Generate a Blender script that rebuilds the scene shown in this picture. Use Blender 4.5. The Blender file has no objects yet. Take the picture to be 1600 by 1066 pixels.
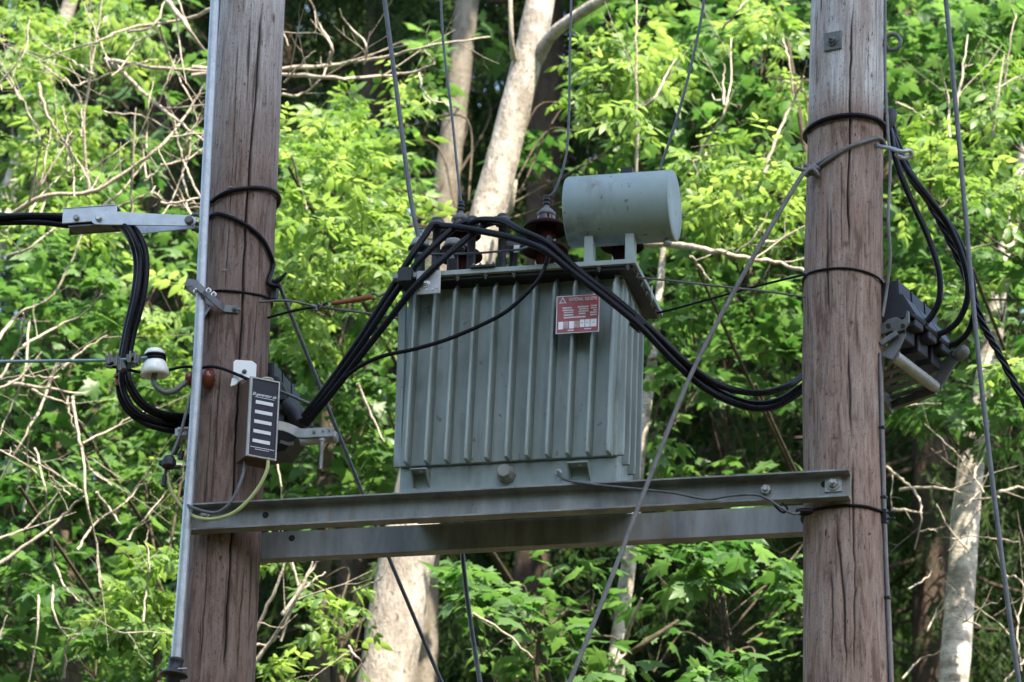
import bpy, math, random
import numpy as np
from mathutils import Vector, Matrix

random.seed(7)
RNG = np.random.default_rng(11)
SC = bpy.context.scene
COL = SC.collection
PI = math.pi
rad = math.radians

# ------------------------------------------------------------------ camera
PSI, TH, RO = rad(13.5), rad(22.0), rad(1.7)
FPX, DIST = 7030.0, 16.0
TGT = Vector((0, 0, 7.6))
FW = Vector((-math.sin(PSI) * math.cos(TH), math.cos(PSI) * math.cos(TH), math.sin(TH)))
R0 = Vector((math.cos(PSI), math.sin(PSI), 0))
U0 = R0.cross(FW)
RT = R0 * math.cos(RO) + U0 * math.sin(RO)
UP = U0 * math.cos(RO) - R0 * math.sin(RO)
CAM = TGT - FW * DIST
cd = bpy.data.cameras.new('camera')
cam = bpy.data.objects.new('camera', cd)
COL.objects.link(cam)
M = Matrix((RT, UP, -FW)).transposed().to_4x4()
M.translation = CAM
cam.matrix_world = M
cd.sensor_width = 36.0
cd.lens = FPX / 1600.0 * 36.0
cd.clip_start, cd.clip_end = 0.1, 2000
cd.dof.use_dof = True
cd.dof.focus_distance = 15.9
cd.dof.aperture_fstop = 5.6
SC.camera = cam

# ------------------------------------------------------------------ light
SUN_AZ = rad(-48)          # direction to the sun in the XY plane
SUN_EL = rad(52)
SUN = Vector((math.cos(SUN_AZ) * math.cos(SUN_EL), math.sin(SUN_AZ) * math.cos(SUN_EL), math.sin(SUN_EL)))
world = bpy.data.worlds.new('World')
SC.world = world
world.use_nodes = True
wn, wl = world.node_tree.nodes, world.node_tree.links
sky = wn.new('ShaderNodeTexSky')
sky.sky_type = 'NISHITA'
sky.sun_disc = False
sky.sun_elevation = SUN_EL
sky.sun_rotation = math.atan2(SUN.x, SUN.y)
wl.new(sky.outputs[0], wn['Background'].inputs[0])
wn['Background'].inputs[1].default_value = 0.15
sd = bpy.data.lights.new('sun', 'SUN')
sd.energy = 3.9
sd.angle = rad(0.53)
sd.color = (1.0, 0.95, 0.86)
sun = bpy.data.objects.new('sun', sd)
COL.objects.link(sun)
sun.rotation_euler = SUN.to_track_quat('Z', 'Y').to_euler()
sun.location = SUN * 40
SC.view_settings.view_transform = 'Standard'
SC.view_settings.look = 'None'
SC.view_settings.exposure = 2.12
SC.view_settings.gamma = 1.0
SC.view_settings.use_white_balance = True      # the photograph is balanced for open shade
SC.view_settings.white_balance_temperature = 7250
SC.view_settings.white_balance_tint = 10
SC.render.engine = 'CYCLES'
SC.cycles.use_denoising = True
SC.cycles.max_bounces = 5
SC.cycles.diffuse_bounces = 3
SC.cycles.transmission_bounces = 4

# ------------------------------------------------------------------ helpers
def P(x, y, Y):
    """measured pixel of the photograph on the vertical plane at depth Y -> world point"""
    d = FW + RT * ((x - 800) / FPX) + UP * ((533 - y) / FPX)
    return CAM + d * ((Y - CAM.y) / d.y)

def px(m, Y=0.0):
    return m / (FPX / (DIST + Y * 1.0))

def lerp(a, b, t):
    return a + (b - a) * t

def smooth(pts, n=8):
    pts = [Vector(p) for p in pts]
    if len(pts) < 3:
        return [pts[0].lerp(pts[-1], i / n) for i in range(n + 1)]
    out = []
    for i in range(len(pts) - 1):
        p0 = pts[i - 1] if i else pts[0] * 2 - pts[1]
        p1, p2 = pts[i], pts[i + 1]
        p3 = pts[i + 2] if i + 2 < len(pts) else pts[-1] * 2 - pts[-2]
        for k in range(n):
            t = k / n
            out.append(0.5 * ((2 * p1) + (p2 - p0) * t + (2 * p0 - 5 * p1 + 4 * p2 - p3) * t * t + (3 * p1 - p0 - 3 * p2 + p3) * t ** 3))
    out.append(pts[-1])
    return out

class MB:
    """collects shapes; build() links them as one mesh object"""
    def __init__(s):
        s.v, s.f, s.sm = [], [], []

    def add(s, vs, fs, sm=False):
        o = len(s.v)
        s.v += [tuple(v) for v in vs]
        s.f += [tuple(i + o for i in f) for f in fs]
        s.sm += [sm] * len(fs)
        return s

    def box(s, c, size, rot=None):
        x, y, z = size[0] / 2, size[1] / 2, size[2] / 2
        vs = [Vector(p) for p in ((-x, -y, -z), (x, -y, -z), (x, y, -z), (-x, y, -z), (-x, -y, z), (x, -y, z), (x, y, z), (-x, y, z))]
        if rot is not None:
            vs = [rot @ v for v in vs]
        c = Vector(c)
        return s.add([v + c for v in vs], [(0, 3, 2, 1), (4, 5, 6, 7), (0, 1, 5, 4), (1, 2, 6, 5), (2, 3, 7, 6), (3, 0, 4, 7)])

    def prism(s, poly, o, ux, uy, depth):
        """polygon in the (ux, uy) frame at o, extruded by the vector depth"""
        o, ux, uy, depth = Vector(o), Vector(ux), Vector(uy), Vector(depth)
        a = [o + ux * p[0] + uy * p[1] for p in poly]
        n = len(a)
        if ux.cross(uy).dot(depth) > 0:
            a = a[::-1]
        vs = a + [p + depth for p in a]
        fs = [tuple(range(n)), tuple(range(2 * n - 1, n - 1, -1))]
        fs += [(i, i + n, (i + 1) % n + n, (i + 1) % n) for i in range(n)]
        return s.add(vs, fs)

    def tube(s, pts, r, seg=10, caps=True, flat=None):
        pts = [Vector(p) for p in pts]
        n = len(pts)
        rs = [r] * n if isinstance(r, (int, float)) else list(r)
        if len(rs) != n:
            rs = [float(q) for q in np.interp(np.linspace(0, 1, n), np.linspace(0, 1, len(rs)), rs)]
        t0 = (pts[1] - pts[0]).normalized()
        u = t0.orthogonal().normalized()
        vs, fs = [], []
        for i, p in enumerate(pts):
            t = (pts[min(i + 1, n - 1)] - pts[max(i - 1, 0)]).normalized()
            u = (u - t * u.dot(t)).normalized()
            w = t.cross(u)
            for k in range(seg):
                a = 2 * PI * k / seg
                vs.append(p + u * (math.cos(a) * rs[i]) + w * (math.sin(a) * rs[i]))
        for i in range(n - 1):
            for k in range(seg):
                fs.append((i * seg + k, i * seg + (k + 1) % seg, (i + 1) * seg + (k + 1) % seg, (i + 1) * seg + k))
        s.add(vs, fs, True)
        if caps:
            s.add(vs[:seg], [tuple(range(seg - 1, -1, -1))])
            s.add(vs[-seg:], [tuple(range(seg))])
        return s

    def strap(s, pts, width, thick, nrm):
        """flat bar along a polyline; nrm = direction of its width"""
        pts = [Vector(p) for p in pts]
        nrm = Vector(nrm).normalized()
        n = len(pts)
        vs, fs = [], []
        for i, p in enumerate(pts):
            t = (pts[min(i + 1, n - 1)] - pts[max(i - 1, 0)]).normalized()
            w = (nrm - t * nrm.dot(t)).normalized()
            h = t.cross(w)
            for a, b in ((-1, -1), (1, -1), (1, 1), (-1, 1)):
                vs.append(p + w * (a * width / 2) + h * (b * thick / 2))
        for i in range(n - 1):
            for k in range(4):
                fs.append((i * 4 + k, i * 4 + (k + 1) % 4, i * 4 + 4 + (k + 1) % 4, i * 4 + 4 + k))
        fs += [(3, 2, 1, 0), tuple((n - 1) * 4 + k for k in range(4))]
        return s.add(vs, fs)

    def lathe(s, prof, o, axis=(0, 0, 1), seg=24, sm=True):
        o, ax = Vector(o), Vector(axis).normalized()
        u = ax.orthogonal().normalized()
        w = ax.cross(u)
        vs, fs = [], []
        for r, z in prof:
            for k in range(seg):
                a = 2 * PI * k / seg
                vs.append(o + ax * z + u * (math.cos(a) * r) + w * (math.sin(a) * r))
        m = len(prof)
        for i in range(m - 1):
            for k in range(seg):
                fs.append((i * seg + k, i * seg + (k + 1) % seg, (i + 1) * seg + (k + 1) % seg, (i + 1) * seg + k))
        s.add(vs, fs, sm)
        if prof[0][0] > 1e-5:
            s.add(vs[:seg], [tuple(range(seg - 1, -1, -1))])
        if prof[-1][0] > 1e-5:
            s.add(vs[-seg:], [tuple(range(seg))])
        return s

    def hexbolt(s, c, axis, r, h, washer=True):
        c, ax = Vector(c), Vector(axis).normalized()
        if washer:
            s.lathe([(r * 1.5, 0), (r * 1.5, h * .25), (r * 1.4, h * .3)], c, ax, 18)
        s.lathe([(r, h * .3), (r, h * .85), (r * .85, h)], c, ax, 6, False)
        s.lathe([(r * .5, h), (r * .5, h * 1.6), (r * .4, h * 1.7)], c, ax, 12)
        return s

    def build(s, name, mat, parent=None, bevel=0):
        me = bpy.data.meshes.new(name)
        me.from_pydata(s.v, [], s.f)
        me.polygons.foreach_set('use_smooth', s.sm)
        me.materials.append(mat)
        me.update()
        return link(name, me, parent, bevel)

def link(name, me, parent=None, bevel=0):
    o = bpy.data.objects.new(name, me)
    COL.objects.link(o)
    if parent is not None:
        o.parent = parent
        r = parent
        while r.parent:
            r = r.parent
        o.matrix_parent_inverse = Matrix.Translation(-r.location) if parent is r else Matrix.Identity(4)
    if bevel:
        b = o.modifiers.new('bevel', 'BEVEL')
        b.width = bevel
        b.segments = 2
        b.limit_method = 'ANGLE'
        b.harden_normals = False
    return o

def tag(o, label, cat, group=None, kind=None):
    o['label'] = label
    o['category'] = cat
    if group:
        o['group'] = group
    if kind:
        o['kind'] = kind
    return o

def thing(name, loc, label, cat, group=None):
    o = bpy.data.objects.new(name, None)
    COL.objects.link(o)
    o.location = loc
    o.empty_display_size = .1
    return tag(o, label, cat, group)

# ------------------------------------------------------------------ materials
def mat(name, base, rough=.6, metal=0., spec=.5):
    m = bpy.data.materials.new(name)
    m.use_nodes = True
    b = m.node_tree.nodes['Principled BSDF']
    b.inputs['Base Color'].default_value = (*base, 1)
    b.inputs['Roughness'].default_value = rough
    b.inputs['Metallic'].default_value = metal
    b.inputs['Specular IOR Level'].default_value = spec
    return m

class N:
    """small node graph builder"""
    def __init__(s, m):
        s.t = m.node_tree
        s.b = s.t.nodes['Principled BSDF']

    def new(s, kind, **kw):
        n = s.t.nodes.new('ShaderNode' + kind)
        for k, v in kw.items():
            setattr(n, k, v)
        return n

    def link(s, a, b):
        s.t.links.new(a, b)

    def coord(s, scale, rot=(0, 0, 0)):
        tc = s.new('TexCoord')
        mp = s.new('Mapping')
        mp.inputs['Scale'].default_value = scale
        mp.inputs['Rotation'].default_value = rot
        s.link(tc.outputs['Object'], mp.inputs['Vector'])
        return mp.outputs[0]

    def noise(s, scale, vec, detail=4, rough=.6, dist=0.):
        n = s.new('TexNoise')
        n.inputs['Scale'].default_value = scale
        n.inputs['Detail'].default_value = detail
        n.inputs['Roughness'].default_value = rough
        n.inputs['Distortion'].default_value = dist
        s.link(vec, n.inputs['Vector'])
        return n.outputs['Fac']

    def ramp(s, fac, stops):
        r = s.new('ValToRGB')
        e = r.color_ramp.elements
        while len(e) < len(stops):
            e.new(.5)
        for i, (p, c) in enumerate(stops):
            e[i].position = p
            e[i].color = (*c, 1) if len(c) == 3 else c
        s.link(fac, r.inputs[0])
        return r.outputs[0]

    def mix(s, fac, a, b, mode='MIX'):
        n = s.new('Mix', data_type='RGBA', blend_type=mode)
        for sock, v in ((n.inputs[0], fac), (n.inputs[6], a), (n.inputs[7], b)):
            if isinstance(v, (int, float)):
                sock.default_value = v
            elif isinstance(v, tuple):
                sock.default_value = (*v, 1)
            else:
                s.link(v, sock)
        return n.outputs[2]

    def math(s, op, a, b=None, c=None):
        n = s.new('Math', operation=op)
        for i, v in enumerate((a, b, c)):
            if v is None:
                continue
            if isinstance(v, (int, float)):
                n.inputs[i].default_value = v
            else:
                s.link(v, n.inputs[i])
        return n.outputs[0]

    def bump(s, h, strength, dist=.002):
        n = s.new('Bump')
        n.inputs['Strength'].default_value = strength
        n.inputs['Distance'].default_value = dist
        s.link(h, n.inputs['Height'])
        s.link(n.outputs[0], s.b.inputs['Normal'])

    def attr(s, name):
        n = s.new('Attribute', attribute_name=name)
        return n.outputs['Fac']

def worn(name, c1, c2, rough=.55, metal=0., scale=9., spot=None, spots=.68, streak=True, bump=.15, spec=.5, runs=None, runlim=.62, ramp=(.32, .68)):
    """painted or bare metal with blotches, vertical streaks and specks"""
    m = mat(name, c1, rough, metal, spec)
    g = N(m)
    n1 = g.noise(scale, g.coord((1, 1, .25 if streak else 1)), 5, .65)
    c = g.mix(g.ramp(n1, [(ramp[0], (0, 0, 0)), (ramp[1], (1, 1, 1))]), c1, c2)
    if runs:
        nr_ = g.noise(26, g.coord((1, 1, .06)), 3, .6)
        np_ = g.noise(5, g.coord((1, 1, 1)), 3, .6)
        f_ = g.math('MULTIPLY', g.ramp(nr_, [(runlim - .08, (0, 0, 0)), (runlim + .1, (1, 1, 1))]), g.ramp(np_, [(.45, (0, 0, 0)), (.62, (.8, .8, .8))]))
        c = g.mix(f_, c, runs)
    if spot:
        n2 = g.noise(scale * 7, g.coord((1, 1, .7)), 3, .6)
        c = g.mix(g.ramp(n2, [(spots, (0, 0, 0)), (spots + .05, (1, 1, 1))]), c, spot)
    g.link(c, g.b.inputs['Base Color'])
    n3 = g.noise(scale * 12, g.coord((1, 1, 1)), 3)
    g.link(g.math('MULTIPLY_ADD', n3, .25, rough - .12), g.b.inputs['Roughness'])
    g.bump(n3, bump, .001)
    return m

def wood_mat(name, dark, light, grey, z0, z1):
    m = mat(name, light, .85, 0, .2)
    g = N(m)
    fine = g.noise(150, g.coord((1, 1, .05)), 6, .75, .2)
    mid = g.noise(34, g.coord((1, 1, .14)), 6, .7, .6)
    broad = g.noise(9, g.coord((1, 1, .3)), 6, .7, .8)
    c = g.mix(g.ramp(fine, [(.3, (0, 0, 0)), (.62, (1, 1, 1))]), dark, light)
    c = g.mix(g.math('MULTIPLY', g.ramp(broad, [(.42, (0, 0, 0)), (.62, (1, 1, 1))]), .7), c, grey)
    c = g.mix(g.math('MULTIPLY', g.ramp(mid, [(.38, (1, 1, 1)), (.5, (0, 0, 0))]), .85), c, (dark[0] * .8, dark[1] * .8, dark[2] * .8))
    c = g.mix(g.math('MULTIPLY', g.ramp(mid, [(.55, (0, 0, 0)), (.66, (1, 1, 1))]), .6), c, (grey[0] * 1.35, grey[1] * 1.35, grey[2] * 1.35))
    # weathered silver towards the top of the pole
    tc = g.new('TexCoord')
    sp = g.new('SeparateXYZ')
    g.link(tc.outputs['Object'], sp.inputs[0])
    mr = g.new('MapRange')
    g.link(sp.outputs[2], mr.inputs[0])
    mr.inputs[1].default_value, mr.inputs[2].default_value = z0, z1
    n4 = g.noise(11, g.coord((1, 1, .14)), 4)
    top = g.math('MULTIPLY', mr.outputs[0], g.ramp(n4, [(.34, (.15, .15, .15)), (.56, (1, 1, 1))]))
    c = g.mix(top, c, g.mix(g.ramp(fine, [(.3, (0, 0, 0)), (.62, (1, 1, 1))]), (.27, .24, .23), (.64, .61, .6)))
    # pock marks of uneven size and short checks
    pm = g.ramp(g.noise(6, g.coord((1, 1, .6)), 3, .6), [(.36, (.15, .15, .15)), (.62, (1, 1, 1))])
    sp2 = g.noise(120, g.coord((1, 1, .3)), 3, .6)
    c = g.mix(g.math('MULTIPLY', g.ramp(sp2, [(.62, (0, 0, 0)), (.67, (.95, .95, .95))]), pm), c, (.05, .036, .032))
    pit = g.noise(230, g.coord((1, 1, .5)), 2, .6)
    c = g.mix(g.ramp(pit, [(.62, (0, 0, 0)), (.69, (.8, .8, .8))]), c, (.06, .044, .038))
    ck = g.noise(70, g.coord((1, 1, .03)), 2, .5)
    c = g.mix(g.math('MULTIPLY', g.ramp(ck, [(.655, (0, 0, 0)), (.69, (1, 1, 1))]), .7), c, (.04, .03, .027))
    c = g.mix(g.attr('knot'), c, (.09, .045, .03))
    c = g.mix(g.attr('crk_shade'), c, (.02, .014, .012))  # shade of the crack depth painted into the wood colour
    g.link(c, g.b.inputs['Base Color'])
    h = g.math('ADD', fine, g.math('MULTIPLY', sp2, -.6))
    g.bump(h, .6, .003)
    return m

def leaf_mat(name, c1, c2, t1, t2, tr=.45, spec=.45):
    m = bpy.data.materials.new(name)
    m.use_nodes = True
    g = N(m)
    r = g.attr('rnd')
    g.link(g.mix(r, c1, c2), g.b.inputs['Base Color'])
    g.b.inputs['Roughness'].default_value = .45
    g.b.inputs['Specular IOR Level'].default_value = spec
    tb = g.new('BsdfTranslucent')
    g.link(g.mix(r, t1, t2), tb.inputs[0])
    mx = g.new('MixShader')
    mx.inputs[0].default_value = tr
    g.link(g.b.outputs[0], mx.inputs[1])
    g.link(tb.outputs[0], mx.inputs[2])
    out = g.t.nodes['Material Output']
    g.link(mx.outputs[0], out.inputs[0])
    return m

def bark_mat(name, c1, c2, c3, sc=14, band=False):
    m = mat(name, c1, .9, 0, .2)
    g = N(m)
    n1 = g.noise(sc, g.coord((1, 1, 2.2 if band else .35)), 6, .7)
    n2 = g.noise(sc * 4, g.coord((1, 1, 2.5 if band else .5)), 4, .6)
    c = g.mix(g.ramp(n1, [(.38, (0, 0, 0)), (.6, (1, 1, 1))]), c1, c2)
    c = g.mix(g.ramp(n2, [(.6, (0, 0, 0)), (.68, (1, 1, 1))]), c, c3)
    n3 = g.noise(sc * .55, g.coord((1, 1, .8)), 5, .7, .5)
    c = g.mix(g.math('MULTIPLY', g.ramp(n3, [(.5, (0, 0, 0)), (.6, (1, 1, 1))]), .6), c, (c3[0] * .5 + c1[0] * .5, c3[1] * .5 + c1[1] * .52, c3[2] * .5 + c1[2] * .5))
    g.link(c, g.b.inputs['Base Color'])
    g.bump(n2, .8, .012)
    return m

M_POLE1 = wood_mat('left_pole_wood', (.11, .067, .053), (.245, .16, .13), (.205, .155, .135), 8.1, 9.3)
M_POLE2 = wood_mat('right_pole_wood', (.16, .1, .078), (.345, .235, .19), (.305, .243, .212), 8.34, 8.46)
M_GALV = worn('galvanised_pipe', (.3, .325, .35), (.42, .44, .46), .42, .55, 22, (.5, .51, .52), .62, False, .08)
M_BEAM = worn('weathered_beam_steel', (.14, .148, .146), (.27, .278, .27), .55, .3, 9, (.15, .09, .06), .73, True, .3, .5, (.19, .12, .085), .6, (.36, .64))
M_PAINT = worn('grey_green_paint', (.208, .258, .253), (.305, .362, .352), .5, 0, 6, (.15, .165, .15), .66, True, .12, .5, (.15, .17, .155), .53, (.38, .62))
M_CONS = worn('conservator_paint', (.215, .275, .267), (.28, .342, .33), .45, 0, 5, (.13, .09, .065), .645, False, .08, .5, (.17, .19, .17), .55)
M_LID = worn('lid_paint', (.235, .285, .27), (.32, .365, .345), .55, 0, 8, (.2, .13, .08), .66, False, .15)
M_BLACK = worn('black_rubber', (.006, .006, .008), (.011, .011, .014), .27, 0, 14, None, .7, False, .1, .13)
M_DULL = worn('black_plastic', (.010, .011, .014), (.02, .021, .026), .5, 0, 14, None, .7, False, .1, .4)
M_BROWN = mat('brown_porcelain', (.04, .011, .009), .12, 0, .5)
M_SHED = mat('dark_brown_glaze', (.022, .007, .006), .55, 0, .04)
M_WHITE = mat('white_porcelain', (.78, .79, .76), .15, 0, .55)
M_ALU = worn('dull_aluminium', (.42, .43, .45), (.54, .55, .57), .42, .6, 20, (.3, .3, .3), .66, False, .1)
M_ZINC = worn('zinc_plated_bracket', (.24, .24, .23), (.4, .4, .385), .5, .4, 14, (.2, .17, .14), .66, False, .2)
M_DARKMETAL = worn('dark_weathered_metal', (.1, .105, .105), (.17, .175, .17), .6, .4, 18, None, .7, False, .3)
M_CAP = worn('grey_cap', (.19, .195, .185), (.27, .27, .255), .65, 0, 16, None, .7, False, .2)
M_RED = worn('red_plate', (.3, .042, .048), (.36, .07, .075), .45, 0, 30, None, .7, False, .05)
M_PLATEFIELD = worn('pale_plate_field', (.5, .47, .47), (.66, .62, .62), .45, 0, 60, None, .7, False, .05)
M_PLATEWHITE = mat('white_plate_field', (.8, .8, .82), .4)
M_WIRE = worn('grey_wire', (.07, .073, .08), (.12, .122, .13), .5, .2, 25, None, .7, False, .2)
M_ROPE = worn('grey_stranded_wire', (.11, .105, .1), (.18, .17, .165), .6, .35, 30, None, .7, False, .4)
M_GREENWIRE = worn('green_grey_stranded_wire', (.15, .27, .27), (.26, .38, .38), .5, .3, 40, None, .7, False, .4)
M_YG = mat('yellow_green_wire', (.36, .38, .15), .5)
M_RUST = worn('rusty_red_rod', (.2, .055, .025), (.3, .095, .04), .8, 0, 30, None, .7, False, .5)
M_BOX = mat('dark_blue_panel', (.014, .016, .028), .5, 0, .3)
M_BOXSIDE = worn('brown_box_side', (.075, .045, .03), (.11, .07, .048), .7, 0, 9, None, .7, True, .1, .12)
M_PWHITE = mat('white_plastic', (.8, .8, .8), .4)
M_SLOT = mat('white_vent', (.68, .68, .72), .5)
M_BEIGE = mat('beige_cap', (.5, .47, .38), .5)
M_HOLE = mat('hole_shade_black', (.012, .013, .012), .9)  # near-black that stands in for the shade inside a hole

# ------------------------------------------------------------------ poles
class Pole:
    def __init__(s, pts, wid, ext_top=2.2):
        """pts: centre line points; wid: (z, radius)"""
        ps = sorted([P(x, y, 0) for x, y in pts], key=lambda p: p.z)
        s.z = [p.z for p in ps]
        s.x = [p.x for p in ps]
        lo = (s.x[1] - s.x[0]) / (s.z[1] - s.z[0])
        s.z = [-1.0] + s.z + [s.z[-1] + ext_top]
        s.x = [s.x[0] + lo * (-1.0 - s.z[1]) * .3] + s.x + [s.x[-1]]
        s.wz, s.wr = zip(*wid)

    def c(s, z):
        return np.interp(z, s.z, s.x)

    def r(s, z):
        return np.interp(z, s.wz, s.wr)

    def pt(s, th, z, off=0.):
        r = float(s.r(z)) + off
        return Vector((float(s.c(z)) + r * math.sin(th), -r * math.cos(th), z))

    def hit(s, x, y, off=0.):
        """pixel -> (angle, height) on the surface; 0 = facing -Y, +90 deg = facing +X"""
        d = FW + RT * ((x - 800) / FPX) + UP * ((533 - y) / FPX)
        Y = -.1
        for _ in range(6):
            t = (Y - CAM.y) / d.y
            z = CAM.z + d.z * t
            cx, r = float(s.c(z)), float(s.r(z)) + off
            ox, oy = CAM.x - cx, CAM.y
            a = d.x ** 2 + d.y ** 2
            b = 2 * (ox * d.x + oy * d.y)
            cc = ox * ox + oy * oy - r * r
            disc = b * b - 4 * a * cc
            t = (-b - math.sqrt(max(disc, 0))) / (2 * a)
            Y = CAM.y + d.y * t
        p = CAM + d * t
        return math.atan2(p.x - cx, -p.y), p.z

    def wrap(s, pts, off, full=True, n=64):
        """pixels seen on the front -> closed loop round the pole"""
        th, z = zip(*sorted(s.hit(x, y, off) for x, y in pts))
        th, z = list(th), list(z)
        if full:
            th.append(th[0] + 2 * PI)
            z.append(z[0])
        t = np.linspace(th[0], th[-1], n)
        zz = np.interp(t, th, z)
        k = np.ones(5) / 5
        zz = np.convolve(np.pad(zz, 2, mode='edge'), k, 'valid')
        return [s.pt(float(a), float(b), off) for a, b in zip(t, zz)]

    def mesh(s, name, m, cracks, knots, parent, seed):
        rng = np.random.default_rng(seed)
        th = np.concatenate([np.linspace(-120, 120, 221), np.linspace(120, 240, 26)[1:-1]])
        th = np.radians(th)
        z = np.concatenate([np.linspace(-1, 6.0, 15), np.linspace(6.05, 9.25, 330), np.linspace(9.4, s.z[-1], 8)])
        TT, ZZ = np.meshgrid(th, z)
        R = s.r(ZZ).copy()
        nz, nt = R.shape
        def field(kz, kt, amp):
            g = rng.normal(0, 1, (kz, kt))
            zi = np.linspace(0, kz - 1.001, nz)
            ti = np.linspace(0, kt - 1.001, nt)
            z0, t0 = zi.astype(int), ti.astype(int)
            fz, ft = (zi - z0)[:, None], (ti - t0)[None, :]
            A = g[z0][:, t0] * (1 - fz) * (1 - ft) + g[z0 + 1][:, t0] * fz * (1 - ft) + g[z0][:, t0 + 1] * (1 - fz) * ft + g[z0 + 1][:, t0 + 1] * fz * ft
            return A * amp
        R += field(30, 150, .0008) + field(10, 24, .0018)
        crk_shade = np.zeros_like(R)
        for path, w, dep in cracks:
            hz = sorted([s.hit(x, y) for x, y in path], key=lambda q: q[1])
            tt, zz = [q[0] for q in hz], [q[1] for q in hz]
            cen = np.interp(z, zz, tt) + np.interp(z, np.linspace(6, 9.2, 70), rng.normal(0, .010, 70))
            ins = np.clip(np.minimum((z - zz[0]) / .12, (zz[-1] - z) / .12), 0, 1)
            ww = w * (.55 + .45 * ins) * np.interp(z, np.linspace(6, 9.2, 40), rng.uniform(.6, 1.25, 40))
            d = (TT - cen[:, None]) * .135
            e = np.exp(-(d / ww[:, None]) ** 2) * ins[:, None]
            R -= e * dep
            crk_shade = np.maximum(crk_shade, np.clip(e * 1.5 - .4, 0, 1))
        kn = np.zeros_like(R)
        for (x, y, sx, sz, up) in knots:
            a, zk = s.hit(x, y)
            q = np.sqrt((((TT - a) * .135) / sx) ** 2 + ((ZZ - zk) / sz) ** 2)
            kn = np.maximum(kn, np.clip(1.35 - q, 0, 1) * (.55 + .45 * (np.abs(np.sin(q * 7)))))
            R += np.exp(-q ** 2) * up
        X = s.c(ZZ) + R * np.sin(TT)
        Yv = -R * np.cos(TT)
        V = np.stack([X, Yv, ZZ], -1).reshape(-1, 3)
        i = np.arange(nz - 1)[:, None] * nt
        j = np.arange(nt)[None, :]
        j2 = (j + 1) % nt
        F = np.stack([i + j, i + j2, i + nt + j2, i + nt + j], -1).reshape(-1, 4)
        me = raw_mesh(name, V, F, m, {'crk_shade': crk_shade.ravel(), 'knot': kn.ravel()}, smooth_=True)
        return link(name, me, parent)

def raw_mesh(name, V, F, m, attrs=None, smooth_=False):
    me = bpy.data.meshes.new(name)
    V = np.asarray(V, dtype=np.float32)
    F = np.asarray(F, dtype=np.int32)
    k = F.shape[1]
    me.vertices.add(len(V))
    me.vertices.foreach_set('co', V.ravel())
    me.loops.add(F.size)
    me.loops.foreach_set('vertex_index', F.ravel())
    me.polygons.add(len(F))
    me.polygons.foreach_set('loop_start', np.arange(len(F), dtype=np.int32) * k)
    if smooth_:
        me.polygons.foreach_set('use_smooth', np.ones(len(F), dtype=bool))
    for n, a in (attrs or {}).items():
        at = me.attributes.new(n, 'FLOAT', 'POINT')
        at.data.foreach_set('value', np.asarray(a, dtype=np.float32))
    me.materials.append(m)
    me.update(calc_edges=True)
    return me

# ------------------------------------------------------------------ ground
def ground_z(x, y):
    return max(0.0, y - 3.0) * .52 * (1 - math.exp(-max(0.0, y - 3.0) / 3.0)) + .25 * math.sin(x * .35 + y * .2) * min(1, max(0, y) / 6)

gx = np.concatenate([np.linspace(-600, -40, 8), np.linspace(-36, 36, 37), np.linspace(40, 600, 8)])
gy = np.concatenate([np.linspace(-600, -30, 8), np.linspace(-26, 60, 44), np.linspace(70, 600, 8)])
GV = [(x, y, ground_z(float(x), float(min(y, 60)))) for y in gy for x in gx]
GF = [(j * len(gx) + i, j * len(gx) + i + 1, (j + 1) * len(gx) + i + 1, (j + 1) * len(gx) + i) for j in range(len(gy) - 1) for i in range(len(gx) - 1)]
M_GROUND = mat('forest_floor', (.05, .05, .025), .95, 0, .1)
g_ = N(M_GROUND)
g_.link(g_.mix(g_.noise(1.4, g_.coord((1, 1, 1)), 8, .7), (.018, .026, .009), (.05, .04, .024)), g_.b.inputs['Base Color'])
go = link('ground', raw_mesh('ground', GV, GF, M_GROUND, None, True))
go['kind'] = 'structure'

PL = Pole([(395, 0), (366, 533), (352, 800), (338, 1066)], [(-1, .165), (6.375, .134), (7.7, .127), (9.04, .121), (11.3, .112)])
PR = Pole([(1325, 0), (1317, 440), (1317, 600), (1320, 800), (1326, 1066)], [(-1, .178), (6.28, .151), (6.9, .143), (7.6, .138), (8.85, .129), (11.2, .118)])

pl = thing('utility_pole', (float(PL.c(0)), 0, 0), 'brown wooden utility pole with a grey metal pipe running up its left side', 'utility pole', 'pair of wooden utility poles')
PL.mesh('pole_shaft', M_POLE1,
        [([(410, 0), (402, 130), (393, 230), (385, 330), (379, 480), (372, 640), (360, 880), (350, 1066)], .0042, .02),
         ([(372, 40), (366, 200), (358, 340), (350, 480)], .0018, .007),
         ([(408, 330), (402, 480), (394, 580)], .0022, .008),
         ([(392, 0), (388, 110), (384, 190)], .0018, .006),
         ([(345, 560), (335, 700), (322, 900), (310, 1066)], .0022, .008),
         ([(384, 860), (376, 960), (370, 1066)], .0028, .012),
         ([(398, 690), (392, 770)], .002, .008)],
        [(427, 28, .011, .02, .003), (355, 192, .006, .009, .001), (413, 163, .007, .008, .001), (395, 305, .006, .02, .002), (388, 865, .009, .012, .002), (348, 905, .005, .006, 0)], pl, 3)
pr = thing('utility_pole', (float(PR.c(0)), 0, 0), 'thick wooden utility pole silver grey at the top, with square washer plate', 'utility pole', 'pair of wooden utility poles')
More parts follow.
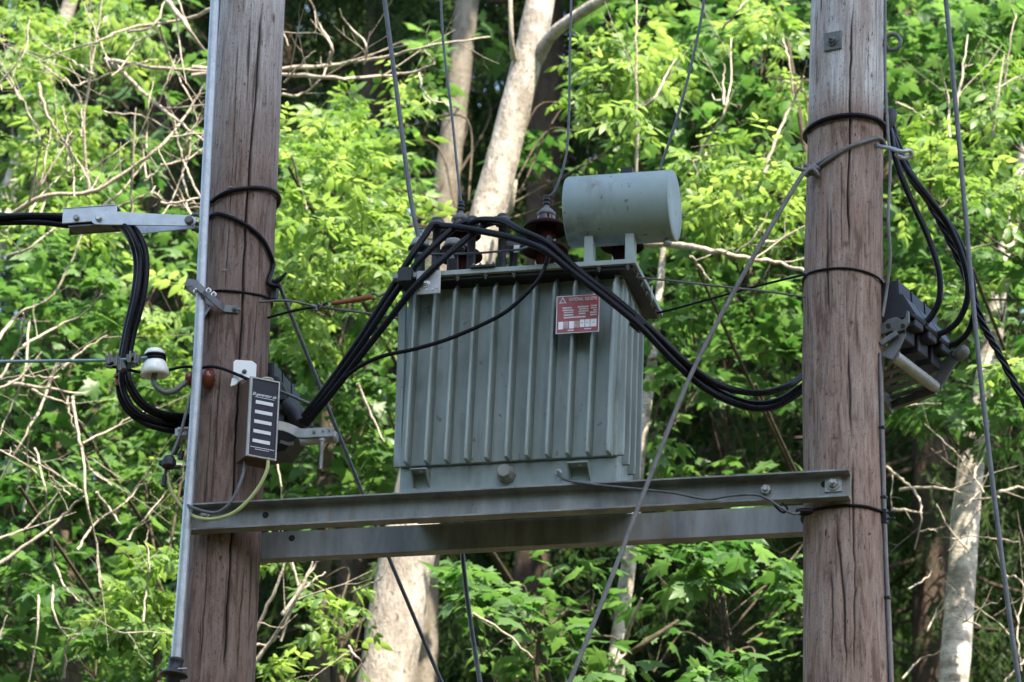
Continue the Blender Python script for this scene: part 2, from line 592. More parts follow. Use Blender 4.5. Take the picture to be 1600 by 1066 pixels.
PR.mesh('pole_shaft', M_POLE2,
        [([(1333, 0), (1329, 100), (1328, 210), (1325, 300), (1327, 400)], .0036, .018),
         ([(1293, 300), (1292, 420), (1297, 520)], .0026, .01),
         ([(1325, 520), (1328, 590), (1330, 700)], .003, .012),
         ([(1331, 700), (1333, 800), (1336, 930), (1333, 1066)], .0026, .01),
         ([(1297, 850), (1301, 960), (1298, 1066)], .0022, .008),
         ([(1278, 60), (1274, 160)], .0016, .006),
         ([(1355, 20), (1358, 150)], .0016, .005),
         ([(1305, 800), (1318, 930), (1322, 1066)], .0032, .012)],
        [(1362, 118, .006, .013, .001), (1349, 200, .013, .015, .004), (1322, 381, .011, .011, .002), (1330, 504, .009, .01, .002), (1304, 684, .009, .009, .002), (1379, 1040, .01, .02, .002), (1278, 126, .006, .011, .001)], pr, 5)

# bolt plate and eye bolts on the right pole
a, z = PR.hit(1302, 65)
mb = MB()
c = PR.pt(a, z, .004)
n_ = Vector((math.sin(a), -math.cos(a), 0))
t_ = Vector((math.cos(a), math.sin(a), 0))
rotm = Matrix((t_, -n_, Vector((0, 0, 1)))).transposed()
mb.box(c, (.066, .008, .07), rotm)
wp = mb.build('washer_plate', M_DARKMETAL, pr, .0015)
mb = MB()
mb.hexbolt(c + n_ * .004, n_, .014, .018)
mb.build('bolt', M_DARKMETAL, wp)

def eye(pts, r, m, parent, name='eye_bolt'):
    mb = MB()
    mb.tube(smooth(pts, 8), r, 10)
    return mb.build(name, m, parent)
zc = P(1393, 67, .0)
base = PR.pt(PI / 2 - .1, zc.z - .012, -.03)
loop = [base, base + Vector((.04, 0, 0))]
ctr = Vector((zc.x + .004, 0, zc.z))
for k in range(11):
    q = rad(-125 + k * 30)
    loop.append(ctr + Vector((math.cos(q) * .029, -.004, math.sin(q) * .031)))
eye(loop, .0075, M_DARKMETAL, pr)
h0 = P(1375, 229, -.08)
eye([P(1364, 226, -.05), h0, P(1392, 232, -.1), P(1408, 237, -.12), P(1420, 235, -.1), P(1424, 241, -.08), P(1416, 247, -.08), P(1404, 245, -.1), P(1400, 240, -.11)], .008, M_GALV, pr, 'guy_hook')
# staples on the left pole
for (x, y) in ((372, 484), (360, 293), (358, 337), (351, 423)):
    a, z = PL.hit(x, y)
    c = PL.pt(a, z, .002)
    mb = MB()
    t_ = Vector((math.cos(a), math.sin(a), 0))
    mb.tube([c - t_ * .008, c + Vector((math.sin(a), -math.cos(a), 0)) * .008, c + t_ * .008], .002, 6)
    mb.build('staple', M_GALV, pl)

# ------------------------------------------------------------------ steel beams
def channel(y_web, sgn, x0, x1, zt, h=.1, fl=.05, tw=.007, tf=.009):
    prof = [(0, 0), (fl, 0), (fl, -tf * .75), (tw, -tf * 1.2), (tw, -h + tf * 1.2), (fl, -h + tf * .75), (fl, -h), (0, -h)]
    return [(y_web + sgn * a, zt + b) for a, b in prof]

def beam(name, y_web, sgn, x0, x1, zt, label):
    mb = MB()
    prof = channel(y_web, sgn, x0, x1, zt)
    mb.prism(prof, (x0, 0, 0), (0, 1, 0), (0, 0, 1), (x1 - x0, 0, 0))
    t = thing(name, ((x0 + x1) / 2, y_web, zt - .1), label, 'steel beam', 'steel beams carrying the transformer')
    w = mb.build('channel', M_BEAM, t, .0012)
    return t, w
ZB = 6.974
fb, fbw = beam('steel_beam', -.148, -1, P(296, 800, -.17).x, P(1328, 750, -.17).x, ZB, 'front steel channel beam with bolted ends under the transformer')
rb, rbw = beam('steel_beam', .148, 1, float(PL.c(7)) - .2, float(PR.c(7)) + .085, ZB + .004, 'rear steel channel beam half hidden behind both poles')
def beam_bolt(x, y, plate=False):
    c = P(x, y, -.155)
    mb = MB()
    if plate:
        mb.box((c.x, -.1575, c.z), (.058, .005, .056))
        mb.hexbolt((c.x, -.16, c.z), (0, -1, 0), .0165, .017)
    else:
        mb.hexbolt((c.x, -.155, c.z), (0, -1, 0), .019, .014, False)
    mb.build('bolt', M_ZINC, fb, .0008)
beam_bolt(1302, 757, True)
beam_bolt(1197, 766)
beam_bolt(322, 806)
for (x, y, yy, par) in ((415, 805, -.1552, fb), (1288, 757, -.1552, fb), (456, 841, .1478, rb)):
    c = P(x, y, yy)
    mb = MB()
    mb.lathe([(.0118, 0), (.0118, .0015)], (c.x, yy, c.z), (0, -1, 0), 18)
    mb.build('bolt_hole_shade', M_HOLE, par)  # flat black disc, no hole cut; its inner shade is painted

# ------------------------------------------------------------------ transformer
TX = .036
tr = thing('transformer', (TX, 0, ZB), 'grey green ribbed oil transformer standing on two steel beams', 'transformer')
SHR = .022
def shear(o, z0=ZB):
    """the tank leans a hair to the right"""
    me = o.data
    for v in me.vertices:
        v.co.x += (v.co.z - z0) * SHR
ZF0, ZF1, ZL = 7.085, 7.752, 7.772
BX0, BX1 = -.357, .419
FX0, FX1 = -.322, .398
mb = MB()
mb.box(((BX0 + BX1) / 2, 0, (ZB + ZF0) / 2 + .001), (BX1 - BX0, .28, ZF0 - ZB - .002))
mb.box(((BX0 + BX1) / 2, 0, (ZF0 + ZL) / 2), (BX1 - BX0 - .004, .306, ZL - ZF0 - .002))
tank = mb.build('tank', M_PAINT, tr, .003)
shear(tank)
# front cooling fins
prof = [(-.0072, 0), (-.0062, -.058), (-.0046, -.0665), (0, -.07), (.0046, -.0665), (.0062, -.058), (.0072, 0)]
def fin_mesh(name, length, dep=1.0):
    vs, fs = [], []
    rows = [(-.002, .72), (.022, 1.0), (length - .05, 1.0), (length, .35)]
    rows = [(-.004, .94), (.026, 1.0), (length - .045, 1.0), (length + .004, .45)]
    n = len(prof)
    for zz, k in rows:
        vs += [(p[0] * (1 if k > .9 else .75), p[1] * k * dep, zz) for p in prof]
    for i in range(len(rows) - 1):
        for j in range(n - 1):
            fs.append((i * n + j, i * n + j + 1, (i + 1) * n + j + 1, (i + 1) * n + j)[::-1])
    fs.append(tuple(range(n)))
    fs.append(tuple(range((len(rows) - 1) * n, len(rows) * n))[::-1])
    me = bpy.data.meshes.new(name)
    me.from_pydata(vs, [], fs)
    me.materials.append(M_PAINT)
    me.update()
    return me
fm = fin_mesh('fin', ZF1 - ZF0)
def put_fin(me, loc, rz=0.):
    o = bpy.data.objects.new('fin', me)
    COL.objects.link(o)
    o.parent = tank
    sh = Matrix.Identity(4)
    sh[0][2] = SHR
    o.matrix_parent_inverse = Matrix.Identity(4)
    o.matrix_basis = Matrix.Translation(loc) @ Matrix.Rotation(rz, 4, 'Z')
    o.rotation_euler = (0, 0, rz)
    return o
LEAN = math.atan(SHR)
def place_fins():
    for k in range(11):
        x = lerp(FX0, FX1, k / 10) + (ZF0 - ZB) * SHR
        o = put_fin(fm, (x, -.1525, ZF0))
        o.rotation_euler = (0, LEAN, 0)
        o = put_fin(fm, (x, .1525, ZF0), 0)
        o.rotation_euler = (0, LEAN, PI)
    fs_ = fin_mesh('fin', ZF1 - ZF0 - .012, .4)
    for y in (-.142, -.045, .052, .145):
        o = put_fin(fs_, (BX1 - .003 + (ZF0 - ZB) * SHR, y, ZF0 + .008), 0)
        o.rotation_euler = (0, LEAN, PI / 2)
        o = put_fin(fs_, (BX0 + .003 + (ZF0 - ZB) * SHR, y, ZF0 + .008), 0)
        o.rotation_euler = (0, LEAN, -PI / 2)
place_fins()
# base details: two lug brackets, drain valve, earth terminal
def lug(x, y, w):
    c = P(x, y, -.15)
    mb = MB()
    d, h = .058, .05
    mb.box((c.x, -.14 - d / 2, c.z + h / 2), (w, d, .005))
    for s_ in (-1, 1):
        mb.prism([(0, 0), (-.004, 0), (-d, h - .003), (0, h - .003)], (c.x + s_ * (w / 2 - .0025) - .0025, -.14, c.z - h / 2), (0, 1, 0), (0, 0, 1), (.005, 0, 0))
    o = mb.build('lug', M_PAINT, tank, .001)
    mb = MB()
    mb.lathe([(.008, 0), (.008, .0012)], (c.x + .005, -.14 - d * .55, c.z + h / 2 - .0026), (0, 0, -1), 14)
    mb.build('lug_hole_light', M_PLATEFIELD, o)  # pale disc painted as light showing through an open hole
lug(658, 750, .06)
lug(906, 740, .075)
c = P(791, 741, -.15)
mb = MB()
mb.lathe([(.034, 0), (.034, .012), (.03, .014), (.03, .03), (.025, .034), (.025, .05), (.022, .053)], (c.x, -.139, c.z), (0, -1, 0), 8, False)
mb.build('drain_valve', M_CAP, tank, .001)
c = P(872, 737, -.15)
mb = MB()
mb.hexbolt((c.x, -.139, c.z), (0, -1, 0), .008, .016)
mb.build('earth_terminal', M_ALU, tank)
# lid: plate with a rim, clamped flange below, side bolts
LX0, LX1 = -.381, .495
mb = MB()
mb.box(((LX0 + LX1) / 2, 0, ZL), (LX1 - LX0, .5, .018))
lid = mb.build('lid', M_LID, tr, .0015)
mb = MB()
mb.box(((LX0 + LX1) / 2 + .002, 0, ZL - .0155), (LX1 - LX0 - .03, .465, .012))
mb.build('shade_black_flange', M_DULL, lid)  # coloured near black to stand in for the shade under the lid
for k in range(9):
    for yy in (-.238, .238):
        mb = MB()
        mb.hexbolt((lerp(LX0 + .03, LX1 - .03, k / 8), yy, ZL - .009), (0, 0, -1), .008, .012)
        mb.build('lid_bolt', M_DARKMETAL, lid)
for k in range(5):
    mb = MB()
    mb.hexbolt((LX1 - .012, lerp(-.17, .17, k / 4), ZL - .009), (0, 0, -1), .008, .012)
    mb.build('lid_bolt', M_DARKMETAL, lid)
mb = MB()
mb.prism([(0, .0), (.03, .03), (.03, -.03), (0, -.012)], (LX1 - .004, .02, ZL + .0), (0, 1, 0), (0, 0, 1), (.006, 0, 0))
mb.build('lifting_lug', M_LID, lid)
# cleat plate on the left front corner of the lid
c0, c1 = P(651, 424, -.262), P(688, 459, -.262)
mb = MB()
mb.box(((c0.x + c1.x) / 2, -.262, (c0.z + c1.z) / 2), (c1.x - c0.x, .006, c0.z - c1.z))
cp = mb.build('cleat_plate', M_ZINC, lid, .003)
mb = MB()
mb.hexbolt(P(665, 443, -.265), (0, -1, 0), .011, .008)
for q in ((657, 452), (667, 453), (676, 452), (682, 449), (657, 447)):
    mb.lathe([(.004, 0), (.004, .003)], P(q[0], q[1], -.265), (0, -1, 0), 10)
mb.build('screw', M_ALU, cp)
mb = MB()
c = P(636, 430, -.24)
mb.box((c.x, -.245, c.z - .01), (.05, .06, .055))
mb.build('clamp_block', M_DULL, lid, .004)
# terminal strip lying on the lid edge
c0, c1 = P(736, 417, -.245), P(775, 415, -.245)
mb = MB()
mb.box(((c0.x + c1.x) / 2, -.246, ZL + .0135), (c1.x - c0.x, .03, .009))
ts = mb.build('terminal_strip', M_DULL, lid, .001)
mb = MB()
for k in range(4):
    mb.hexbolt((lerp(c0.x + .01, c1.x - .01, k / 3), -.246, ZL + .018), (0, 0, 1), .006, .008)
mb.build('screw', M_DARKMETAL, ts)

# conservator drum
A, B = P(891, 333, -.18), P(1052, 321, -.18)
CZ, CR = (A.z + B.z) / 2, .127
mb = MB()
mb.lathe([(CR - .003, 0), (CR, .003), (CR, B.x - A.x - .001)], (A.x, -.18, CZ), (1, 0, 0), 72)
cons = mb.build('conservator', M_CONS, tr)
mb = MB()
mb.lathe([(0, -.0005), (CR * .55, -.001), (CR - .004, -.003), (CR - .002, .0), (CR - .0005, .0025)], (A.x, -.18, CZ), (1, 0, 0), 72)
mb.build('end_cap', M_CONS, cons)
mb = MB()
mb.lathe([(CR - .001, 0), (CR + .001, .002), (CR + .0008, .006), (CR - .004, .0085), (CR * .55, .0075), (0, .0075)], (B.x - .002, -.18, CZ), (1, 0, 0), 72)
mb.build('end_cap', M_CONS, cons)
for x in (921, 985):
    q = P(x, 395, -.21)
    mb = MB()
    mb.box((q.x, -.205, (ZL + .009 + CZ - CR + .012) / 2), (.031, .05, CZ - CR + .012 - ZL - .009))
    mb.build('leg', M_LID, cons, .001)
q = P(979, 264, -.18)
mb = MB()
mb.box((q.x, -.16, CZ + CR + .012), (.044, .05, .045))
mb.build('filler_cap', M_DULL, cons, .004)
q = P(1043, 381, -.18)
mb = MB()
mb.lathe([(.011, 0), (.011, -.012), (.015, -.013), (.015, -.022), (.012, -.026)], (q.x, -.18, CZ - CR + .004), (0, 0, 1), 12)
mb.build('drain_plug', M_ZINC, cons)
mb = MB()
for (x, y) in ((884, 309), (884, 340)):
    q = P(x, y, -.2)
    mb.hexbolt((A.x + .001, -.22, q.z), (-1, 0, 0), .008, .012)
mb.build('gauge_bolt', M_DARKMETAL, cons)

# nameplate
n0, n1 = P(868, 522, -.236), P(937, 459, -.236)
NW, NH = n1.x - n0.x, n1.z - n0.z
NY = -.2345
mb = MB()
mb.box((n0.x + NW / 2, NY + .0015, n0.z + NH / 2), (NW, .003, NH))
npl = mb.build('nameplate', M_ALU, tr, .0006)
npl['label'] = 'red and white printed rating plate'
mb = MB()
mb.box((n0.x + NW / 2, NY - .0006, n0.z + NH / 2), (NW * .955, .0012, NH * .95))
red = mb.build('plate_face', M_RED, npl)
def field(u0, v0, u1, v1, m=M_PLATEFIELD, nm='print_field'):
    mb = MB()
    mb.box((n0.x + NW * (u0 + u1) / 2, NY - .0017, n0.z + NH * (1 - (v0 + v1) / 2)), (NW * (u1 - u0), .001, NH * (v1 - v0)))
    return mb.build(nm, m, npl)
for r_ in ((.15, .31, .36, .345), (.15, .375, .40, .41), (.18, .435, .40, .465), (.18, .50, .40, .535), (.18, .565, .68, .605),
           (.50, .30, .75, .335), (.53, .36, .75, .39), (.53, .42, .75, .45), (.53, .48, .68, .515),
           (.80, .29, .94, .32), (.80, .35, .94, .38), (.86, .41, .94, .44), (.79, .465, .94, .50), (.79, .53, .94, .56)):
    field(*r_)
field(.06, .69, .17, .89, M_PLATEWHITE)
field(.18, .69, .29, .87)
field(.31, .69, .42, .88, M_PLATEWHITE)
field(.43, .69, .545, .87)
field(.56, .66, .665, .86, M_PLATEWHITE)
field(.68, .66, .785, .86, M_PLATEWHITE)
field(.80, .66, .94, .86, M_PLATEWHITE)
field(.28, .91, .42, .945)
field(.66, .895, .82, .925)
mb = MB()
for k in range(6):
    for u0, u1 in ((.19, .28), (.44, .535)):
        mb.box((n0.x + NW * (u0 + u1) / 2, NY - .0027, n0.z + NH * (1 - (.705 + k * .03))), (NW * (u1 - u0), .0008, NH * .008))
for u in (.61, .73, .87):
    mb.box((n0.x + NW * u, NY - .0027, n0.z + NH * .25), (NW * .05, .0008, NH * .012))
mb.build('fine_print', M_RED, npl)
mb = MB()
tri = [(-.09, 0), (.09, 0), (0, .155)]
tri2 = [(-.045, .028), (.045, .028), (0, .105)]
mb.prism([(p[0] * NW, p[1] * NW) for p in tri], (n0.x + NW * .15, NY - .0012, n0.z + NH * .80), (1, 0, 0), (0, 0, 1), (0, -.001, 0))
mb.build('logo', M_PLATEFIELD, npl)
mb = MB()
mb.prism([(p[0] * NW, p[1] * NW) for p in tri2], (n0.x + NW * .15, NY - .0023, n0.z + NH * .80), (1, 0, 0), (0, 0, 1), (0, -.0008, 0))
mb.build('logo', M_RED, npl)

def text(s, size, m, mw, parent, shear_=0., width=None, bold=0.):
    cu = bpy.data.curves.new('lettering', 'FONT')
    cu.body = s
    cu.size = size
    cu.extrude = .0004
    cu.shear = shear_
    cu.offset = bold
    cu.align_x = 'CENTER'
    cu.align_y = 'CENTER'
    tmp = bpy.data.objects.new('tmp', cu)
    COL.objects.link(tmp)
    bpy.context.view_layer.update()
    me = bpy.data.meshes.new_from_object(tmp.evaluated_get(bpy.context.evaluated_depsgraph_get()))
    bpy.data.objects.remove(tmp)
    xs = [v.co.x for v in me.vertices]
    k = width / (max(xs) - min(xs)) if width else 1.
    for v in me.vertices:
        v.co.x *= k
    me.transform(mw)
    me.materials.clear()
    me.materials.append(m)
    return link('lettering', me, parent)
RXZ = Matrix(((1, 0, 0, 0), (0, 0, -1, 0), (0, 1, 0, 0), (0, 0, 0, 1)))
text('NATIONAL', .017, M_PLATEFIELD, Matrix.Translation((n0.x + NW * .46, NY - .0018, n0.z + NH * .885)) @ RXZ, npl, 0, NW * .34, .0004)
text('INDUSTRI', .017, M_PLATEFIELD, Matrix.Translation((n0.x + NW * .80, NY - .0018, n0.z + NH * .885)) @ RXZ, npl, 0, NW * .27, .0004)

# bushings on the lid
ZT = ZL + .009
def hv_bushing(x, y, Y, sheds, ztop, rs=.078):
    c = P(x, y, Y)
    mb = MB()
    mb.lathe([(.05, 0), (.048, .02), (.038, .025), (.036, ztop - ZT - .03), (.03, ztop - ZT)], (c.x, Y, ZT), (0, 0, 1), 28)
    b = mb.build('bushing', M_BROWN, tr)
    for zz, r in sheds:
        mb = MB()
        mb.lathe([(.036, .030), (r * .6, .024), (r * .9, .012), (r, .002), (r * 1.0, -.005), (r * .95, -.007), (r * .9, -.002), (r * .6, .008), (.036, .012)], (c.x, Y, zz), (0, 0, 1), 44)
        mb.build('shed', M_SHED, b)
    mb = MB()
    mb.lathe([(.03, -.004), (.034, .0), (.034, .008), (.02, .024), (.009, .032), (.009, .046)], (c.x, Y, ztop), (0, 0, 1), 24)
    mb.build('cap', M_DARKMETAL, b)
    mb = MB()
    mb.lathe([(.009, .04), (.013, .042), (.013, .05), (.009, .052), (.009, .056), (.013, .058), (.013, .066), (.009, .068), (.011, .07), (.011, .078), (.005, .08)], (c.x, Y, ztop), (0, 0, 1), 14)
    mb.build('terminal', M_DULL, b)
    return Vector((c.x, Y, ztop + .08))
HB = .09
zA, zB, zC = P(853, 358, HB).z, P(853, 392, HB).z, P(853, 337, HB).z
hvA = hv_bushing(719, 365, HB, [(zA + .0, .076), (zB, .084), (ZT + .012, .084)], zC)
hvB = hv_bushing(853, 365, HB, [(zA, .083), (zB, .083), (ZT + .012, .086)], zC)
hvC = hv_bushing(972, 390, HB, [(zA, .078), (zB, .078), (ZT + .012, .078)], zC)

def capped_insulator(x, y, Y, r=.042):
    c = P(x, y, Y)
    mb = MB()
    mb.lathe([(.026, ZT - c.z), (.02, -.05), (.02, 0), (r, -.008), (r * 1.02, -.002), (r * .98, .004), (.02, .012)], c, (0, 0, 1), 30)
    b = mb.build('insulator_post', M_DULL, tr)
    mb = MB()
    mb.lathe([(r * .86, .007), (r * .84, .013), (r * .62, .034), (r * .5, .036), (0, .037)], c, (0, 0, 1), 30)
    mb.build('cap', M_CAP, b)
    return c
ci1 = capped_insulator(656, 388, .0)
ci2 = capped_insulator(708, 389, -.04)

def lv_bushing(x, y, Y=-.11):
    c = P(x, y, Y)
    mb = MB()
    h = c.z - ZT
    mb.lathe([(.028, 0), (.028, .012), (.016, .016), (.0145, h - .04), (.026, h - .034), (.026, h - .012), (.024, h - .008), (.024, h), (.018, h + .008), (0, h + .01)], (c.x, Y, ZT), (0, 0, 1), 26)
    b = mb.build('bushing', M_DULL, tr)
    mb = MB()
    mb.box((c.x + .004, Y - .026, c.z - .024), (.05, .03, .022))
    mb.build('cable_clamp', M_DARKMETAL, b, .004)
    return c
lv1 = lv_bushing(683, 345)
lv2 = lv_bushing(738, 343)
lv3 = lv_bushing(786, 339)
lv4 = lv_bushing(803, 378, -.05)
mb = MB()
q = P(807, 389, -.14)
mb.box(q, (.02, .002, .028))
mb.build('phase_tag', M_PWHITE, tr)
q = P(706, 399, -.16)
mb = MB()
mb.prism([(-.011, -.012), (.011, -.012), (0, .016)], q, (1, 0, 0), (0, 0, 1), (0, -.002, 0))
mb.build('phase_tag', M_CAP, tr)

# ------------------------------------------------------------------ cables and wires
def cable(name, label, cat, pts, r, m, group=None, n=10, seg=10, extra=None):
    mb = MB()
    w = [p if isinstance(p, Vector) else P(*p) for p in pts]
    mb.tube(smooth(w, n), r, seg)
    o = mb.build(name, m)
    return tag(o, label, cat, group)

RC = .0125
Lc = 'black cables from transformer to left fuse switch'
cable('power_cable', 'black cable at the left edge of the bundle falling to the left pole', 'cable',
      [(693, 353, -.14), (676, 352, -.15), (664, 368, -.17), (640, 405, -.2), (600, 470, -.2), (561, 532, -.18), (515, 598, -.14), (468, 660, -.1)], RC, M_BLACK, Lc)
cable('power_cable', 'black cable in the middle of the bundle falling to the left pole', 'cable',
      [(742, 347, -.14), (722, 349, -.15), (698, 366, -.18), (655, 408, -.22), (612, 466, -.22), (567, 535, -.2), (520, 601, -.16), (474, 661, -.1)], RC, M_BLACK, Lc)
cable('power_cable', 'lowest black cable of the bundle falling to the left pole, crossing the cleat plate', 'cable',
      [(776, 346, -.14), (757, 352, -.16), (733, 370, -.2), (700, 398, -.25), (652, 444, -.28), (606, 502, -.26), (572, 545, -.23), (526, 605, -.18), (478, 664, -.1)], RC, M_BLACK, Lc)
Rg = 'black cables from transformer to the right pole'
cable('power_cable', 'upper black cable sweeping from transformer top to the right pole', 'cable',
      [(733, 350, -.15), (752, 344, -.17), (785, 346, -.22), (815, 361, -.27), (860, 383, -.3), (905, 424, -.31), (960, 466, -.31), (1014, 512, -.3), (1080, 574, -.24), (1130, 604, -.15), (1185, 614, -.02), (1230, 603, .1), (1262, 582, .2), (1300, 560, .24)], RC, M_BLACK, Rg)
cable('power_cable', 'lower outermost black cable sweeping to the right pole, sagging deepest', 'cable',
      [(690, 353, -.15), (712, 355, -.18), (750, 361, -.22), (800, 372, -.28), (850, 391, -.32), (898, 428, -.33), (950, 468, -.33), (1000, 510, -.32), (1060, 572, -.26), (1110, 612, -.17), (1165, 636, -.04), (1205, 637, .06), (1240, 620, .14), (1270, 596, .2), (1300, 570, .24)], RC, M_BLACK, Rg)
cable('power_cable', 'middle black cable sweeping from transformer to the right pole, taped to its neighbour', 'cable',
      [(774, 343, -.15), (790, 346, -.2), (820, 365, -.25), (856, 389, -.29), (902, 429, -.3), (955, 470, -.3), (1008, 514, -.29), (1070, 575, -.23), (1120, 611, -.13), (1170, 630, -.01), (1210, 628, .08), (1245, 610, .16), (1280, 585, .22)], RC, M_BLACK, Rg)
mb = MB()
p0, p1 = P(990, 501, -.305), P(1004, 513, -.3)
mb.tube([p0, p1], .023, 14)
tag(mb.build('tape_wrap', M_BLACK), 'short black tape wrap binding the cables beside the transformer corner', 'tape')
cable('control_cable', 'thin black cable looping across the transformer ribs', 'cable',
      [(858, 370, -.2), (858, 392, -.25), (852, 416, -.28), (836, 444, -.29), (795, 484, -.29), (752, 508, -.29), (700, 530, -.29), (650, 545, -.28), (600, 556, -.26), (565, 571, -.23), (538, 590, -.2)], .0075, M_BLACK)
cable('jumper_wire', 'thin black jumper wire strung between the bushings above the lid', 'wire',
      [(640, 393, -.02), (655, 396, -.1), (690, 397, -.13), (740, 396, -.14), (790, 392, -.15), (815, 389, -.14), (835, 380, -.05)], .0042, M_WIRE)
cable('line_wire', 'leftmost grey wire rising from a capped insulator to the top edge', 'wire', [Vector(ci1) + Vector((-.005, 0, .035)), (640, 300, .0), (622, 160, .0), (601, 0, .0), (585, -130, 0)], .0085, M_WIRE, 'wires rising from the transformer')
cable('line_wire', 'thin wire rising from the bushing left of the pale trunk', 'wire', [hvA - Vector((0, 0, .01)), (714, 260, HB), (706, 180, HB), (694, 80, HB), (689, 0, HB), (686, -130, HB)], .0048, M_WIRE, 'wires rising from the transformer')
cable('line_wire', 'thin wire rising from the large bushing beside the drum', 'wire', [hvB - Vector((0, 0, .01)), (868, 296, HB), (884, 245, HB), (889, 180, HB), (891, 60, HB), (896, -130, HB)], .0048, M_WIRE, 'wires rising from the transformer')
cable('line_wire', 'dark wire rising from behind the drum towards the top edge', 'wire', [hvC - Vector((0, 0, .01)), (1010, 320, HB), (1034, 256, HB), (1062, 170, HB), (1085, 80, HB), (1100, 0, HB), (1115, -130, HB)], .0052, M_WIRE, 'wires rising from the transformer')

# earth wire along the front beam
cable('earth_wire', 'thin grey earth wire running along the front beam to the right pole', 'wire',
      [(871, 736, -.165), (876, 745, -.18), (888, 751, -.2), (925, 757, -.205), (985, 763, -.205), (1050, 770, -.205), (1090, 778, -.205), (1112, 780, -.205), (1140, 775, -.205), (1178, 773, -.205), (1200, 780, -.205), (1222, 795, -.205), (1240, 803, -.2), (1250, 801, -.18)], .0045, M_WIRE)
cable('earth_wire', 'short looped tail of black wire hanging under the front beam', 'wire',
      [(1208, 782, -.2), (1212, 792, -.2), (1224, 801, -.2), (1230, 794, -.2), (1222, 786, -.2)], .004, M_BLACK)
mb = MB()
mb.tube(smooth([P(1243, 799, -.18), P(1256, 800, -.17), P(1270, 799, -.17)], 4), [.008, .014, .014, .008], 12)
tag(mb.build('wire_connector', M_BLACK), 'black wire connector against the right pole below the beam', 'connector')
def ring(pole, name, label, pts, r, m, cat='wire', off=None):
    mb = MB()
    w = pole.wrap(pts, r * .9 if off is None else off)
    mb.tube(w + [w[1]], r, 10, False)
    return tag(mb.build(name, m), label, cat)
ring(PR, 'wire_loop', 'thin black wire loop round the right pole just below the beam', [(1262, 799), (1290, 794), (1320, 790), (1350, 791), (1378, 800)], .0055, M_BLACK)
ring(PR, 'cable_loop', 'thick black cable loop round the upper right pole', [(1261, 204), (1275, 193), (1300, 184), (1325, 180), (1350, 181), (1376, 190)], .0095, M_BLACK, 'cable', .012)
ring(PR, 'wire_loop', 'thin dark wire loop round the right pole above the fuse switch', [(1260, 429), (1285, 422), (1315, 419), (1345, 423), (1374, 436)], .0045, M_BLACK)
ring(PL, 'cable_loop', 'black cable loop round the left pole above the line clamp', [(333, 314), (350, 302), (380, 295), (410, 294), (432, 301)], .0085, M_BLACK, 'cable', .011)
ring(PL, 'wire_loop', 'thin black wire loop round the left pole at the pipe bracket', [(332, 455), (360, 455), (390, 459), (420, 466)], .0045, M_BLACK)
# cable descending round the left pole
pts = [PL.pt(*PL.hit(x, y, .01), .01) for x, y in ((333, 335), (352, 337), (372, 345), (392, 357), (410, 374), (420, 392), (427, 415))]
pts += [PL.pt(1.25, P(432, 440, -.05).z, .012), P(436, 448, -.03)]
pts = [PL.pt(-1.2, pts[0].z + .005, .01)] + pts
cable('pole_cable', 'black cable curving down round the left pole above the pipe bracket', 'cable', pts, .0085, M_BLACK)
cable('stay_strap', 'dark wire slanting from the left pole down past the rear beam', 'wire',
      [(433, 436, .0), (446, 470, .05), (470, 530, .12), (500, 605, .2), (550, 730, .3), (605, 865, .42), (645, 960, .5), (690, 1066, .6), (760, 1220, .7)], .0072, M_WIRE)
mb = MB()
mb.tube([P(428, 442, -.02), P(437, 437, -.03), P(448, 426, -.04)], [.01, .009, .004], 10)
q = P(431, 455, .0)
mb.box((q.x - .002, -.005, q.z), (.02, .035, .075))
tag(mb.build('wire_clip', M_DULL, None, .003), 'small black wire clip on the right edge of the left pole', 'clip')
cable('drop_wire', 'grey wire hanging straight down below the middle of the rear beam', 'wire', [(718, 800, .3), (722, 860, .3), (732, 950, .31), (750, 1066, .32), (772, 1200, .33)], .0085, M_WIRE)
# guy wires between the poles
cable('stay_wire', 'thin dark stay wire from the left pole to the transformer lid corner', 'wire', [PL.pt(1.0, P(421, 466, -.1).z, .005), (450, 470, -.08), (500, 480, -.06), (570, 489, -.05), (632, 499, -.04), (690, 505, -.03)], .0045, M_ROPE)
cable('stay_wire', 'short black wire from the left pole up to the rusty turnbuckle', 'wire', [(418, 497, -.04), (450, 488, -.06), (478, 482, -.07), (495, 480, -.07), (512, 474, -.07)], .0048, M_BLACK)
mb = MB()
mb.tube(smooth([P(487, 478, -.07), P(498, 481, -.07), P(505, 478, -.07)], 4), .008, 10)
for q in ((494, 486), (499, 475)):
    mb.tube([P(496, 480, -.075), P(q[0], q[1], -.085)], .005, 8)
tag(mb.build('wire_clamp', M_DARKMETAL), 'small grey wire clamp where two stay wires cross by the left pole', 'clamp')
tb = thing('turnbuckle', P(555, 470, -.07), 'rusty red turnbuckle rod on the stay wire left of the transformer', 'turnbuckle')
mb = MB()
mb.tube([P(519, 474, -.07), P(548, 470, -.07), P(580, 464, -.07), P(584, 468, -.07)], [.0075, .0095, .0095, .006], 10)
mb.build('rod', M_RUST, tb)
mb = MB()
cc = P(514, 475, -.07)
mb.tube([cc + Vector((math.cos(k * PI / 5) * .012, 0, math.sin(k * PI / 5) * .012)) for k in range(11)], .003, 8, False)
mb.tube(smooth([P(574, 463, -.07), P(584, 459, -.07), P(592, 463, -.07), P(600, 459, -.07), P(622, 452, -.06)], 5), .0045, 8)
mb.build('eye', M_DARKMETAL, tb)
cable('stay_wire', 'thin pale stay wire from the lid corner right to the right pole', 'wire', [(960, 430, -.2), (985, 433, -.15), (1040, 438, -.1), (1120, 447, -.08), (1200, 456, -.06), (1262, 465, -.05)], .0038, M_ROPE)
